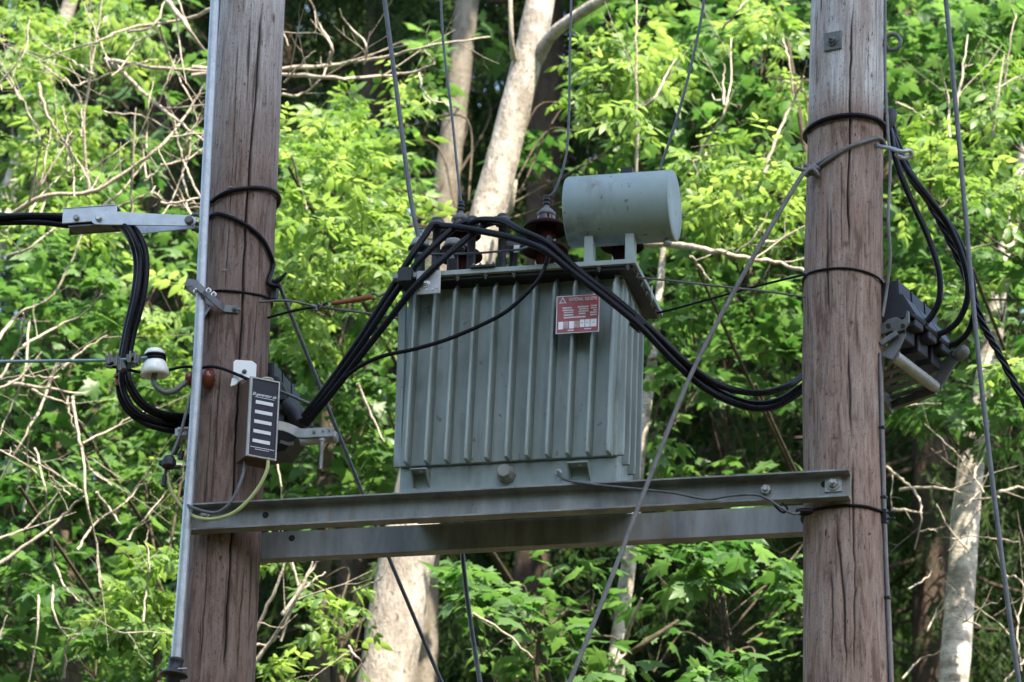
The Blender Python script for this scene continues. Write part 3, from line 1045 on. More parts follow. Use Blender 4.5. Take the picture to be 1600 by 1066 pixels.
cable('stay_wire', 'thin black stay wire rising from the lid rear corner to the right pole', 'wire', [(1010, 492, .2), (1041, 486, .2), (1100, 470, .1), (1180, 448, .0), (1262, 428, -.08)], .0042, M_BLACK)
# big guy rope with knot at the right pole
cable('guy_rope', 'grey guy rope slanting down from the right pole across the beams', 'rope',
      [(1268, 262, -.16), (1252, 276, -.18), (1210, 345, -.2), (1150, 450, -.22), (1080, 585, -.26), (1012, 755, -.32), (945, 930, -.4), (890, 1066, -.46), (830, 1215, -.5)], .0085, M_ROPE)
mb = MB()
w = [PR.pt(*PR.hit(x, y, .01), .01) for x, y in ((1268, 264), (1282, 254), (1300, 243), (1322, 232), (1345, 223), (1374, 216))]
w += [PR.pt(1.6, w[-1].z - .01, .012)]
mb.tube(smooth(w, 6), .0078, 10)
w2 = [p + Vector((.006, -.006, -.016)) * max(0, 1 - i * .3) for i, p in enumerate(w)]
mb.tube(smooth(w2, 6), .006, 10)
rw = mb.build('rope_wrap', M_ROPE)
tag(rw, 'grey rope wrapped round the right pole beneath the cable loop', 'rope')
mb = MB()
kc = PR.pt(*PR.hit(1272, 266, .02), .022)
for k in range(4):
    ax = Vector((random.uniform(-1, 1), random.uniform(-.4, .4), random.uniform(-1, 1))).normalized()
    u = ax.orthogonal().normalized()
    v = ax.cross(u)
    o_ = kc + Vector((random.uniform(-.012, .012), random.uniform(-.008, .002), random.uniform(-.01, .01)))
    mb.tube([o_ + u * (math.cos(q * PI / 8) * .024) + v * (math.sin(q * PI / 8) * .02) for q in range(17)], .0095, 8, False)
mb.tube([kc, P(1256, 266, -.18), P(1241, 262, -.19)], [.011, .009, .006], 8)
tag(mb.build('rope_knot', M_ROPE), 'bulky grey knot of rope at the left side of the right pole', 'knot')

# ------------------------------------------------------------------ galvanised pipe on the left pole
gp = thing('conduit_pipe', P(268, 1066, -.22), 'long galvanised pipe running up beside the left pole', 'pipe')
w = smooth([P(342, -120, -.2), P(336, 0, -.2), P(319.5, 330, -.2), P(307, 600, -.2), P(291, 830, -.2), P(275, 1032, -.2)], 8)
mb = MB()
mb.tube(w, [.0165, .0185], 20)
mb.build('pipe', M_GALV, gp)
e0, e1 = P(275, 1030, -.2), P(270, 1066, -.2)
ax = (e1 - e0).normalized()
mb = MB()
mb.lathe([(.02, -.004), (.027, 0), (.028, .006), (.025, .012), (.025, .04), (.048, .055), (.05, .06), (.03, .066), (.025, .07), (.024, .5)], e0, ax, 26)
mb.build('collar', M_DULL, gp)
mb = MB()
q = P(292, 1045, -.21)
mb.tube([P(262, 1046, -.22), q], .004, 8)
mb.tube([P(254, 1046, -.21), P(262, 1048, -.2)], .003, 8)
mb.build('wire_tie', M_GALV, gp)
bk = thing('pipe_bracket', PL.pt(-.4, P(350, 480, -.13).z, 0), 'perforated dark metal bracket clamping the pipe to the left pole', 'bracket')
mb = MB()
s0 = PL.pt(*PL.hit(373, 484, .004), .004)
s1 = PL.pt(*PL.hit(350, 482, .006), .006)
mb.strap([s0, s1, P(343, 477, -.16), P(318, 455, -.23), P(304, 443, -.235), P(291, 441, -.21), P(289, 449, -.19)], .03, .004, (0, .25, 1))
mb.build('front_strap', M_DARKMETAL, bk)
mb = MB()
mb.strap([PL.pt(-.75, s1.z - .01, .004), P(332, 477, -.15), P(306, 458, -.17), P(292, 446, -.18)], .03, .004, (0, .25, 1))
mb.build('rear_strap', M_DARKMETAL, bk)
for (x, y) in ((325, 453), (333, 459), (305, 454)):
    mb = MB()
    q = P(x, y, -.235)
    mb.hexbolt(q + Vector((0, .008, 0)), (.3, -1, .2), .007, .01)
    mb.build('bolt', M_ALU, bk)
mb = MB()
mb.hexbolt(PL.pt(*PL.hit(367, 484, .006), .006), (.1, -1, 0), .008, .009)
mb.build('screw', M_DARKMETAL, bk)

# ------------------------------------------------------------------ line clamp with the incoming cables
lc = thing('line_clamp', P(145, 355, -.1), 'aluminium tension clamp holding black cables left of the pole', 'line clamp')
YC = -.1
a0, a1 = P(103, 343, YC), P(187, 344, YC)
mb = MB()
mb.box(((a0.x + a1.x) / 2, YC - .036, (a0.z + a1.z) / 2 + .006), (a1.x - a0.x, .008, .062))
mb.box(((a0.x + a1.x) / 2, YC - .015, (a0.z + a1.z) / 2 + .034), (a1.x - a0.x, .05, .008))
mb.build('jaw', M_ALU, lc, .002)
mb = MB()
mb.box(((a0.x + a1.x) / 2, YC + .034, (a0.z + a1.z) / 2 - .004), (a1.x - a0.x - .01, .01, .07))
mb.box(((a0.x + a1.x) / 2, YC - .004, (a0.z + a1.z) / 2 - .035), (a1.x - a0.x - .045, .06, .008))
mb.build('jaw', M_DARKMETAL, lc, .002)
s, e = P(146, 340, YC - .05), P(303, 345, YC - .05)
dx = e.x - s.x
mb = MB()
mb.prism([(-.008, .0), (-.004, -.02), (.01, -.027), (.12, -.025), (dx - .02, -.021), (dx, -.015), (dx + .01, 0), (dx, .015), (dx - .02, .021), (.12, .025), (.01, .027), (-.004, .02)], (s.x, YC - .05, s.z), (1, 0, (e.z - s.z) / dx), (0, 0, 1), (0, .006, 0))
mb.build('side_strap', M_ALU, lc, .001)
mb = MB()
mb.strap([Vector((s.x + .08, YC + .075, s.z - .004)), Vector((s.x + .17, YC + .06, s.z - .006)), Vector((e.x, YC - .03, e.z))], .044, .006, (0, 0, 1))
mb.build('side_strap', M_ALU, lc, .001)
for (x, y, m_, r_) in ((120, 341, M_ZINC, .011), (155, 341, M_ALU, .013), (296, 345, M_DARKMETAL, .016)):
    mb = MB()
    q = P(x, y, YC - .05 if x > 130 else YC - .04)
    mb.lathe([(r_, 0), (r_, .01), (r_ * .7, .014)], q, (0, -1, 0), 16)
    mb.tube([q, q + Vector((0, .1, 0))], .007, 8)
    mb.build('bolt', m_, lc)
eye([P(296, 345, -.1), P(303, 336, -.1), P(313, 338, -.1), P(318, 348, -.1), P(312, 358, -.1), P(300, 358, -.1)], .008, M_DARKMETAL, lc, 'hook')
eye([P(312, 347, -.09), P(330, 350, -.05), P(345, 351, .0)], .009, M_DARKMETAL, lc, 'hook')
gi = 'four black insulated cables held by the line clamp'
for k, (off, dy) in enumerate(((-7, 0), (0, 5), (3, 9), (-3, 13))):
    pass
incoming = [((-330, 318, -.1), (-60, 333, -.1), (50, 340, -.1), (105, 337, -.1), (140, 341, -.1), (165, 342, -.1), (188, 352, -.12), (204, 375, -.13), (213, 412, -.12), (209, 460, -.12), (196, 520, -.12), (186, 580, -.12), (186, 612, -.11), (198, 640, -.1), (226, 661, -.09), (262, 672, -.05), (300, 676, .05), (345, 674, .15), (395, 668, .16)),
            ((-330, 326, -.13), (-60, 339, -.13), (50, 337, -.11), (105, 339, -.11), (140, 345, -.11), (170, 347, -.12), (196, 353, -.14), (212, 378, -.15), (219, 412, -.14), (214, 460, -.15), (200, 520, -.15), (191, 575, -.15), (192, 606, -.14), (206, 636, -.13), (232, 654, -.1), (262, 663, -.05), (300, 666, .05), (345, 666, .15), (395, 660, .16)),
            ((-330, 332, -.07), (-60, 344, -.07), (50, 342, -.085), (105, 348, -.085), (145, 350, -.085), (176, 350, -.09), (204, 357, -.1), (219, 383, -.1), (224, 418, -.1), (219, 465, -.1), (206, 520, -.1), (197, 570, -.1), (200, 600, -.1), (218, 630, -.1), (246, 648, -.08), (275, 655, -.03), (310, 656, .06), (350, 655, .15), (395, 650, .16)),
            ((-330, 340, -.1), (-60, 348, -.1), (50, 347, -.1), (105, 352, -.1), (150, 353, -.1), (182, 350, -.11), (208, 356, -.12), (225, 385, -.13), (229, 420, -.13), (223, 468, -.13), (208, 525, -.13), (200, 575, -.13), (205, 602, -.13), (224, 630, -.12), (250, 645, -.09), (280, 650, -.04), (315, 650, .06), (352, 648, .15), (395, 645, .16))]
names = ['outermost of the four black cables drooping left of the left pole', 'second of the four drooping black cables, counted from the left', 'third of the four drooping black cables, counted from the left', 'innermost of the four black cables drooping left of the pole']
for p_, l_ in zip(incoming, names):
    cable('power_cable', l_, 'cable', p_, .0118, M_BLACK, gi)
mb = MB()
mb.tube([P(184, 585, -.12), P(184.5, 589, -.12)], .0135, 12)
mb.tube([P(184.5, 595, -.12), P(185.5, 603, -.12)], .0135, 12)
tag(mb.build('marker_band', M_RUST), 'red marker tape on the outermost drooping cable', 'tape')

# white insulator on its hook
ins = thing('pin_insulator', P(240, 590, -.2), 'white porcelain insulator on a bent hook left of the pole', 'insulator')
ic = P(242, 586, -.2)
tilt = Vector((-.05, -.05, 1)).normalized()
mb = MB()
mb.lathe([(.0, .012), (.03, .008), (.036, -.004), (.046, -.003), (.052, .002), (.05, .02), (.042, .042), (.034, .055), (.03, .062), (.033, .07), (.037, .077), (.036, .085), (.028, .095), (.015, .1), (0, .101)], ic, tilt, 36)
mb.build('shell', M_WHITE, ins)
mb = MB()
mb.tube(smooth([ic + tilt * .01, P(240, 596, -.2), P(246, 606, -.2), P(258, 613, -.19), P(272, 611, -.18), P(285, 602, -.165), P(300, 592, -.15), P(322, 592, -.12)], 7), .0105, 12)
mb.build('hook', M_DARKMETAL, ins)
mb = MB()
bq = P(322, 592, -.14)
mb.lathe([(.012, -.075), (.024, -.07), (.026, -.05), (.018, -.045), (.018, -.02), (.026, -.014), (.036, 0), (.038, .012), (.034, .024), (.02, .03)], bq, (1, .15, -.02), 26)
mb.build('sleeve', mat('red_brown_porcelain', (.16, .035, .018), .15), ins)
mb = MB()
g0 = ic + tilt * .064
u = tilt.orthogonal().normalized()
v = tilt.cross(u)
for dz in (-.006, .006):
    mb.tube([g0 + tilt * dz + u * (math.cos(k * PI / 10) * .036) + v * (math.sin(k * PI / 10) * .036) for k in range(21)], .006, 8, False)
mb.build('tie_wire', M_BLACK, ins)
cable('messenger_wire', 'taut green grey wire running left from the white insulator', 'wire', [(-330, 568, -.235), (0, 565, -.235), (90, 564, -.235), (170, 563, -.235), (210, 561, -.235), (235, 558, -.235)], .0058, M_GREENWIRE)
mb = MB()
for (x, y) in ((172, 563), (184, 566), (205, 561), (213, 562), (190, 573)):
    q = P(x, y, -.24)
    mb.box(q, (.026, .026, .03), Matrix.Rotation(random.uniform(-.5, .5), 3, 'Y'))
    mb.tube([q + Vector((0, -.015, -.02)), q + Vector((0, -.015, .024))], .004, 8)
mb.tube(smooth([P(176, 574, -.24), P(168, 572, -.24), P(172, 565, -.24), P(190, 566, -.24)], 4), .007, 8)
tag(mb.build('wire_clamp', M_DARKMETAL, None, .002), 'cluster of small wire clamps on the green wire by the drooping cables', 'clamp')
cable('tail_wire', 'thin black wire passing the white insulator to the vented box', 'wire', [(176, 573, -.22), (200, 578, -.22), (222, 582, -.2), (245, 582, -.17), (264, 578, -.17), (290, 573, -.16), (312, 575, -.16), (330, 573, -.17), (350, 577, -.18), (372, 586, -.19), (395, 596, -.2)], .0058, M_BLACK)

# hanging plug and loose tails left of the pipe
cable('tail_wire', 'grey lead hanging behind the pipe to a small plug', 'wire', [(300, 615, -.14), (291, 645, -.16), (281, 680, -.17), (270, 708, -.18), (264, 722, -.18)], .0062, M_WIRE)
hp = thing('hanging_plug', P(262, 740, -.18), 'small black plug dangling left of the pipe', 'plug')
mb = MB()
q = P(264, 724, -.18)
mb.lathe([(.008, .03), (.018, .025), (.027, .008), (.028, -.012), (.018, -.02), (.006, -.022)], q, (0, 0, 1), 8, False)
mb.box(q + Vector((-.024, 0, .002)), (.024, .02, .018))
mb.box(q + Vector((.03, 0, -.015)), (.03, .012, .012))
mb.build('body', M_DULL, hp, .003)
mb = MB()
mb.tube([P(259, 734, -.18), P(257, 746, -.18)], .005, 8)
mb.tube([P(257, 744, -.18), P(255, 760, -.18)], .009, 10)
mb.build('pin', M_DULL, hp)
mb = MB()
mb.tube([P(277, 698, -.16), P(272, 708, -.17)], .011, 8)
mb.tube([P(284, 705, -.16), P(282, 718, -.16)], .01, 8)
mb.tube([P(285, 690, -.15), P(283, 706, -.16)], .004, 6)
mb.build('terminal_boot', M_DULL, hp)
mb = MB()
q = P(285, 678, -.12)
mb.box(q, (.045, .04, .03))
mb.tube([q + Vector((-.01, -.025, .01)), q + Vector((.03, -.025, .01))], .006, 8)
tag(mb.build('cable_lug', M_ZINC, None, .003), 'small metal cable lug beside the pipe above the dangling plug', 'connector')
cable('earth_wire', 'yellow green wire from the vented box round behind the pipe', 'wire',
      [(419, 716, -.2), (417, 735, -.21), (405, 760, -.215), (385, 785, -.22), (362, 803, -.225), (335, 811, -.228), (312, 810, -.23), (296, 802, -.19), (280, 786, -.17), (267, 765, -.17), (262, 745, -.17), (263, 733, -.17)], .0068, M_YG)
cable('lead_wire', 'grey lead dropping from the vented box to the front beam', 'wire', [(384, 712, -.2), (380, 740, -.21), (370, 768, -.22), (356, 790, -.225), (338, 801, -.228), (318, 799, -.228), (300, 793, -.22), (285, 785, -.2)], .0062, M_WIRE)

# ------------------------------------------------------------------ vented control box
YB = rad(13.5 + 25)
bn = Vector((math.sin(YB), -math.cos(YB), 0))
bt = Vector((math.cos(YB), math.sin(YB), 0))
bu = Vector((0, 0, 1))
BW, BH, BD = .113, .298, .095
tl = P(391.5, 588, -.26)
bc = tl + bt * BW / 2 - bu * BH / 2
rb_ = Matrix((bt, -bn, bu)).transposed()
bx = thing('control_box', bc - bu * BH / 2 - bn * BD / 2, 'slim dark vented box with white slots on the left pole', 'control box')
mb = MB()
mb.box(bc - bn * (BD / 2 + .006), (BW - .004, BD, BH - .004), rb_)
mb.build('housing', M_BOXSIDE, bx, .002)
mb = MB()
fw = .005
for (u0, u1, v0, v1) in ((-BW / 2, -BW / 2 + fw * 1.6, -BH / 2, BH / 2), (BW / 2 - fw, BW / 2, -BH / 2, BH / 2), (-BW / 2 + fw * 1.6, BW / 2 - fw, BH / 2 - fw, BH / 2), (-BW / 2 + fw * 1.6, BW / 2 - fw, -BH / 2, -BH / 2 + fw)):
    mb.box(bc + bt * (u0 + u1) / 2 + bu * (v0 + v1) / 2 - bn * .003, (u1 - u0, .010, v1 - v0), rb_)
mb.build('frame', M_ZINC, bx)
mb = MB()
mb.box(bc - bn * .004, (BW - fw * 2, .004, BH - fw * 2), rb_)
pan = mb.build('front_panel', M_BOX, bx)
for k in range(5):
    mb = MB()
    mb.box(bc + bu * (.058 - k * .0365) - bt * (-.002 + k * .0012) - bn * .0012, (.066, .002, .0125), rb_)
    mb.build('vent', M_SLOT, bx)
mwb = Matrix.Translation(bc - bn * .0012 + bu * .087) @ rb_.to_4x4() @ RXZ
text('El-generator ab', .016, M_SLOT, mwb, bx, .35, .09, .0001)
mb = MB()
for k, (v0, ww, n_seg) in enumerate(((.0765, .07, 9), (-.112, .085, 11), (-.119, .05, 7))):
    x = -ww / 2
    while x < ww / 2:
        l_ = random.uniform(.004, .009)
        mb.box(bc + bt * (x + l_ / 2) + bu * v0 - bn * .0012, (l_, .0014, .0022), rb_)
        x += l_ + .0016
mb.build('fine_print', M_ALU, bx)
mb = MB()
mb.lathe([(.018, 0), (.018, .008), (.022, .01), (.022, .014), (.012, .016)], bc + bu * BH / 2 - bn * .03 + bt * .02, (0, 0, 1), 18)
mb.build('cable_gland', M_BEIGE, bx)
wp_ = thing('backing_plate', P(382, 603, -.15), 'white plastic backing plate behind the vented box', 'plate')
mb = MB()
o_ = P(382, 583, -.165)
tq = (Vector((1, 0, 0)) * math.cos(.25) + Vector((0, 1, 0)) * math.sin(.25))
mb.prism([(-.038, -.02), (-.04, .04), (-.032, .048), (.025, .046), (.042, .034), (.042, -.04), (.02, -.035), (-.01, -.005)], o_, tq, (0, 0, 1), (0, -.005, 0))
mb.build('upper_plate', M_PWHITE, wp_, .001)
mb = MB()
mb.prism([(-.046, -.055), (-.042, -.024), (-.014, -.012), (.006, -.022), (-.016, -.034), (-.03, -.05)], o_, tq, (0, 0, 1), (0, -.007, 0))
mb.build('lower_plate', M_PWHITE, wp_, .001)
mb = MB()
mb.hexbolt(P(382, 581, -.17), (0, -1, 0), .006, .008)
mb.lathe([(.004, 0), (.004, .001)], P(368, 592, -.173), (0, -1, 0), 12)
mb.build('screw', M_DARKMETAL, wp_)

# ------------------------------------------------------------------ fuse switches
def fuse_switch(o, u, n, modules, pitch, label, grp):
    """o: upper outer edge of the cover at its near end; u: along the row; n: outward"""
    o, u, n = Vector(o), Vector(u).normalized(), Vector(n).normalized()
    zv = Vector((0, 0, 1))
    t = thing('fuse_switch', o - n * .12 - zv * .3, label, 'fuse switch', grp)
    for k in range(modules):
        s = o + u * (pitch * k) + zv * (-.006 * k)
        mb = MB()
        mb.prism([(-.07, -.015), (-.06, 0), (0, 0), (.004, -.055), (.02, -.062), (.062, -.135), (.058, -.15), (-.07, -.15)], s, n, zv, u * (pitch - .004))
        cv = mb.build('cover', M_DULL, t, .004)
        mb = MB()
        mb.strap([s + n * .001 + zv * .002 + u * .004, s + n * .005 - zv * .055 + u * .004, s + n * .021 - zv * .062 + u * .004, s + n * .064 - zv * .137 + u * .004], .008, .004, u)
        mb.build('rib', M_DULL, cv)
        mb = MB()
        mb.box(s + u * pitch * .5 - n * .015 - zv * .19, (.075, pitch * .72, .07), Matrix((n, u, zv)).transposed())
        mb.box(s + u * pitch * .5 + n * .03 - zv * .165, (.06, pitch * .6, .03), Matrix((n, u, zv)).transposed())
        mb.build('fuse_base', M_DULL, t, .006)
    return t, o, u, n
zv = Vector((0, 0, 1))
fo = P(1402, 437, -.02)
t, o, u, n = fuse_switch(fo, (.30, .95, 0), (.95, -.30, 0), 3, .108, 'black three pole fuse switch on the right side of the right pole', 'pole mounted fuse switches')
L = .108 * 3
tube0 = P(1397, 556, -.02)
mb = MB()
mb.tube([tube0, tube0 + u * .335], .021, 16)
mb.build('handle_bar', M_ZINC, t)
for k in range(1, 5):
    mb = MB()
    s = tube0 - n * .02 + u * (.05 + .066 * k)
    mb.strap([s, s - n * (.09 + .025 * k) + zv * -.02], .03, .006, u)
    mb.build('grille_slat', M_DARKMETAL, t)
mb = MB()
mb.strap([tube0 - n * .14 - zv * .045 + u * .16, tube0 - n * .18 - zv * .045 + u * .34], .05, .02, (0, 0, 1))
mb.strap([tube0 - n * .17 - zv * .04 + u * .335, tube0 + n * .0 - zv * .012 + u * .335], .03, .02, (0, 0, 1))
mb.build('frame', M_DARKMETAL, t, .002)
# near side lever: curved arm plate, hook and link
mb = MB()
q0 = P(1378, 512, -.03)
mb.prism([(-.03, -.02), (-.03, .02), (.0, .035), (.03, .038), (.052, .022), (.066, .03), (.07, .055), (.078, .05), (.078, .01), (.06, -.015), (.03, -.02), (.01, -.012)], P(1388, 513, -.03), n, zv, u * .012)
mb.strap([P(1407, 520, -.025), P(1398, 540, -.025), P(1386, 560, -.025)], .05, .008, n)
mb.strap([P(1402, 520, -.04), P(1384, 532, -.04), P(1376, 538, -.04)], .02, .012, zv)
mb.build('lever_arm', M_DARKMETAL, t, .002)
mb = MB()
mb.lathe([(.009, 0), (.009, .006)], P(1388, 510, -.045), (0, -1, 0), 14)
mb.lathe([(.008, 0), (.008, .006)], P(1411, 510, -.045), (0, -1, 0), 14)
mb.build('pivot', M_HOLE, t)
mb = MB()
e0 = tube0 + u * .335
mb.strap([e0 - n * .0, e0 + n * .05 + zv * .075, e0 + n * .085 + zv * .115], .045, .014, n + zv * .3)
mb.strap([e0 - n * .03 + zv * .06, e0 + n * .07 + zv * .1], .022, .012, zv)
mb.build('lever_arm', M_DARKMETAL, t, .002)
mb = MB()
kq = e0 + n * .1 + zv * .112
mb.lathe([(0, -.03), (.018, -.026), (.024, -.01), (.024, .012), (.017, .028), (0, .032)], kq, (n + zv * .6), 16)
mb.build('knob', M_DARKMETAL, t)
# left one, seen past the control box
fo2 = P(427, 566, .02)
u2, n2 = Vector((.08, .99, 0)), Vector((.99, -.08, 0))
t2, o2, u2, n2 = fuse_switch(fo2, u2, n2, 3, .095, 'black fuse switch with zinc bracket behind the vented box', 'pole mounted fuse switches')
mb = MB()
mb.strap(smooth([P(434, 665, -.14), P(445, 667, -.13), P(458, 672, -.12), (P(470, 677, -.12)), P(495, 676, -.13), P(521, 675, -.14)], 4), .034, .005, (0, 0, 1))
br = mb.build('bracket', M_ZINC, t2, .001)
mb = MB()
for (x, y) in ((490, 675), (504, 674), (514, 673)):
    mb.lathe([(.006 if x < 500 else .0035, 0), (.006 if x < 500 else .0035, .003)], P(x, y, -.1335 - (x - 490) * .0004), (0, -1, 0), 12)
mb.build('bolt', M_DARKMETAL, br)
mb = MB()
mb.tube([P(470, 690, -.1), P(495, 688, -.1), P(524, 683, -.1)], .016, 14)
mb.lathe([(.018, 0), (.022, .003), (.022, .014), (.016, .02)], P(519, 684, -.1), (1, 0, 0), 14)
mb.build('handle_bar', M_ZINC, t2)
mb = MB()
h0, h1 = P(504, 686, -.13), P(501, 733, -.13)
mb.tube([h0, h0.lerp(h1, .35), h0.lerp(h1, .4), h1], [.009, .009, .0065, .0065], 12)
for k in range(7):
    q = h0.lerp(h1, .45 + k * .08)
    mb.lathe([(.0065, -.002), (.0085, 0), (.0065, .002)], q, (h1 - h0), 12)
mb.lathe([(.011, 0), (.013, .003), (.011, .01)], h0, (h1 - h0), 10)
mb.build('hanging_bolt', M_ZINC, t2)
mb = MB()
q = P(450, 705, -.02)
mb.prism([(-.09, .04), (-.08, .08), (.03, .08), (.04, .04), (.0, -.012), (-.08, -.02)], (q.x, -.06, q.z), (1, 0, 0), (0, 0, 1), (0, .12, 0))
mb.build('frame', M_DULL, t2, .004)
mb = MB()
mb.strap([P(438, 690, -.07), P(450, 694, -.07), P(458, 693, -.07)], .012, .006, zv)
mb.build('contact', M_ZINC, t2)
mb = MB()
q = P(462, 655, -.09)
mb.tube([P(450, 632, -.05), P(462, 648, -.085), P(470, 662, -.1)], [.026, .03, .026], 12)
mb.build('cable_boot', M_DULL, t2)
cable('tail_wire', 'thin grey wire from behind the vented box to the cable bundle', 'wire', [(436, 611, -.12), (452, 617, -.14), (470, 625, -.15), (484, 631, -.15)], .0062, M_WIRE)

# ------------------------------------------------------------------ cables at the right pole
gr_ = 'black cables curving down to the right fuse switch'
cable('power_cable', 'leftmost black cable curving down into the right fuse switch', 'cable', [(1372, 160, .16), (1388, 196, .1), (1402, 258, .05), (1425, 315, .04), (1450, 370, .05), (1467, 425, .06), (1468, 465, .07), (1457, 492, .08), (1440, 510, .08)], .0115, M_BLACK, gr_)
cable('power_cable', 'middle black cable curving down into the right fuse switch', 'cable', [(1374, 168, .18), (1392, 208, .12), (1415, 262, .07), (1452, 310, .04), (1486, 360, .08), (1507, 415, .11), (1512, 462, .13), (1500, 497, .15), (1482, 515, .16), (1462, 524, .16)], .0115, M_BLACK, gr_)
cable('power_cable', 'rightmost black cable curving down into the right fuse switch', 'cable', [(1378, 176, .2), (1398, 225, .14), (1425, 282, .1), (1462, 325, .08), (1494, 368, .14), (1516, 425, .18), (1523, 475, .21), (1516, 512, .24), (1500, 532, .25), (1478, 542, .25)], .0115, M_BLACK, gr_)
mb = MB()
base_ = [(1384, 172, .22), (1412, 250, .18), (1444, 305, .16), (1478, 365, .14), (1510, 435, .16), (1535, 505, .18), (1558, 548, .2), (1592, 612, .22), (1640, 700, .25), (1720, 850, .3)]
core = smooth([P(*p) for p in base_], 14)
for ph in (0, 1, 2):
    w = []
    for i, p in enumerate(core):
        a = i * .4 + ph * 2 * PI / 3
        w.append(p + RT * (math.cos(a) * .008) + Vector((0, 1, 0)) * (math.sin(a) * .008))
    mb.tube(w, .0072, 8)
tag(mb.build('twisted_cable', M_BLACK), 'twisted black cable bundle leaving to the right edge past the fuse switch', 'cable')
cable('line_wire', 'long grey wire down the right side from top edge to bottom edge', 'wire', [(1465, -150, -.05), (1478, 0, -.05), (1492, 150, -.05), (1508, 330, -.05), (1525, 520, -.05), (1548, 730, -.05), (1573, 930, -.05), (1592, 1066, -.05), (1612, 1200, -.05)], .0085, M_WIRE)
cable('lead_wire', 'thin grey lead hanging beside the right pole down to the fuse switch', 'wire', [(1383, -120, -.05), (1383, 0, -.05), (1383, 110, -.05), (1387, 200, -.09), (1391, 260, -.1), (1388, 340, -.14), (1391, 400, -.12), (1386, 450, -.1), (1379, 495, -.1)], .0055, M_ROPE)
ew = thing('earth_lead', PR.pt(1.2, 6.2, .0), 'thin grey earth lead stapled down the right edge of the right pole', 'wire')
mb = MB()
mb.tube([PR.pt(1.23, float(zz), .007) for zz in np.linspace(5.6, P(1380, 560, 0).z, 40)], .0062, 8)
mb.build('lead', M_WIRE, ew)
for (y, big) in ((676, 0), (785, 0), (815, 1), (942, 0)):
    z = P(1385, y, 0).z
    mb = MB()
    q = PR.pt(1.23, z, .008)
    mb.box(q, (.018, .024, .05 if big else .008), Matrix.Rotation(1.23, 3, 'Z'))
    if big:
        for dz in (-.01, .012):
            mb.tube([q + Vector((0, 0, dz)), q + Vector((.038, -.01, dz))], .004, 8)
    mb.build('clip', M_DULL, ew, .001)
mb = MB()
q = P(1390, 185, .05)
mb.lathe([(.012, -.06), (.022, -.03), (.026, 0), (.02, .03), (.01, .04)], q, (.3, .2, 1), 10)
tag(mb.build('cable_splice', M_DULL), 'dark cable splice sleeve behind the upper right pole', 'splice')

# ------------------------------------------------------------------ vegetation
def rnd(n, a=0., b=1.):
    return RNG.uniform(a, b, n)

def unit(v):
    return v / np.maximum(np.linalg.norm(v, axis=-1, keepdims=True), 1e-9)

def tmpl_maple(seed):
    q = random.Random(seed)
    half = [(0, 0), (.10, -.07), (.27, -.10), (.24, .02), (.33, .10), (.52, .20), (.40, .28), (.43, .42), (.27, .40), (.20, .46), (.21, .60), (.12, .66), (.08, .80), (0, .98)]
    left = [(-x, y) for x, y in half[-2:0:-1]]
    out = [(x + q.uniform(-.025, .025), y + q.uniform(-.025, .025)) for x, y in half + left]
    cup, tip, tw = q.uniform(-.1, .5), q.uniform(.05, .55), q.uniform(-.35, .35)
    def zf(x, y):
        return -cup * abs(x) ** 1.3 - tip * max(y - .25, 0) ** 1.5 + tw * x * y + .035 * math.sin(9 * x + 5 * y)
    V = [(0, .22, .02)] + [(x, y, zf(x, y)) for x, y in out]
    n = len(out)
    F = [(0, 1 + i, 1 + (i + 1) % n) for i in range(n)]
    b = len(V)
    V += [(-.008, 0, 0), (.008, 0, 0), (0, -.5, .1)]
    F.append((b, b + 1, b + 2))
    return np.array(V, float), np.array(F, int)

def tmpl_pinnate(seed):
    """irregular compound leaf: unequal leaflets, some twisted or missing"""
    q = random.Random(seed)
    V, F = [], []
    def leaflet(o, ang, L, w, droop, roll):
        b = len(V)
        ca, sa = math.cos(ang), math.sin(ang)
        pts = [(0, 0, 0), (.25, .42, -.06), (.55, .5, -.10), (.82, .25, -.10), (1, 0, -.1), (.8, -.28, -.10), (.5, -.5, -.10), (.22, -.4, -.06), (.5, 0, .02)]
        for l, s_, z in pts:
            l2, s2 = l * L, s_ * w
            z2 = z * L * .7 - droop * L * l * l + roll * s_ * w
            V.append((o[0] + l2 * sa + s2 * ca, o[1] + l2 * ca - s2 * sa, o[2] + z2))
        for i in range(8):
            F.append((b + 8, b + i, b + (i + 1) % 8))
    bend = q.uniform(-.25, .25)
    def rp(t):
        return (bend * t * t, t, -.22 * t * t)
    pairs = q.choice((3, 4, 4))
    for k in range(pairs):
        t = .22 + .6 * k / (pairs - 1) + q.uniform(-.03, .03)
        for sd in (-1, 1):
            if q.random() < .08:
                continue
            leaflet(rp(t), sd * rad(q.uniform(48, 78) - k * 4), q.uniform(.27, .42), q.uniform(.13, .19), q.uniform(.05, .6), q.uniform(-.7, .7))
    leaflet(rp(.9), q.uniform(-.3, .3), q.uniform(.33, .45), .17, q.uniform(.1, .6), q.uniform(-.5, .5))
    b = len(V)
    V.extend([(-.008, 0, 0), (.008, 0, 0), rp(.95)])
    F.append((b, b + 1, b + 2))
    return np.array(V, float), np.array(F, int)

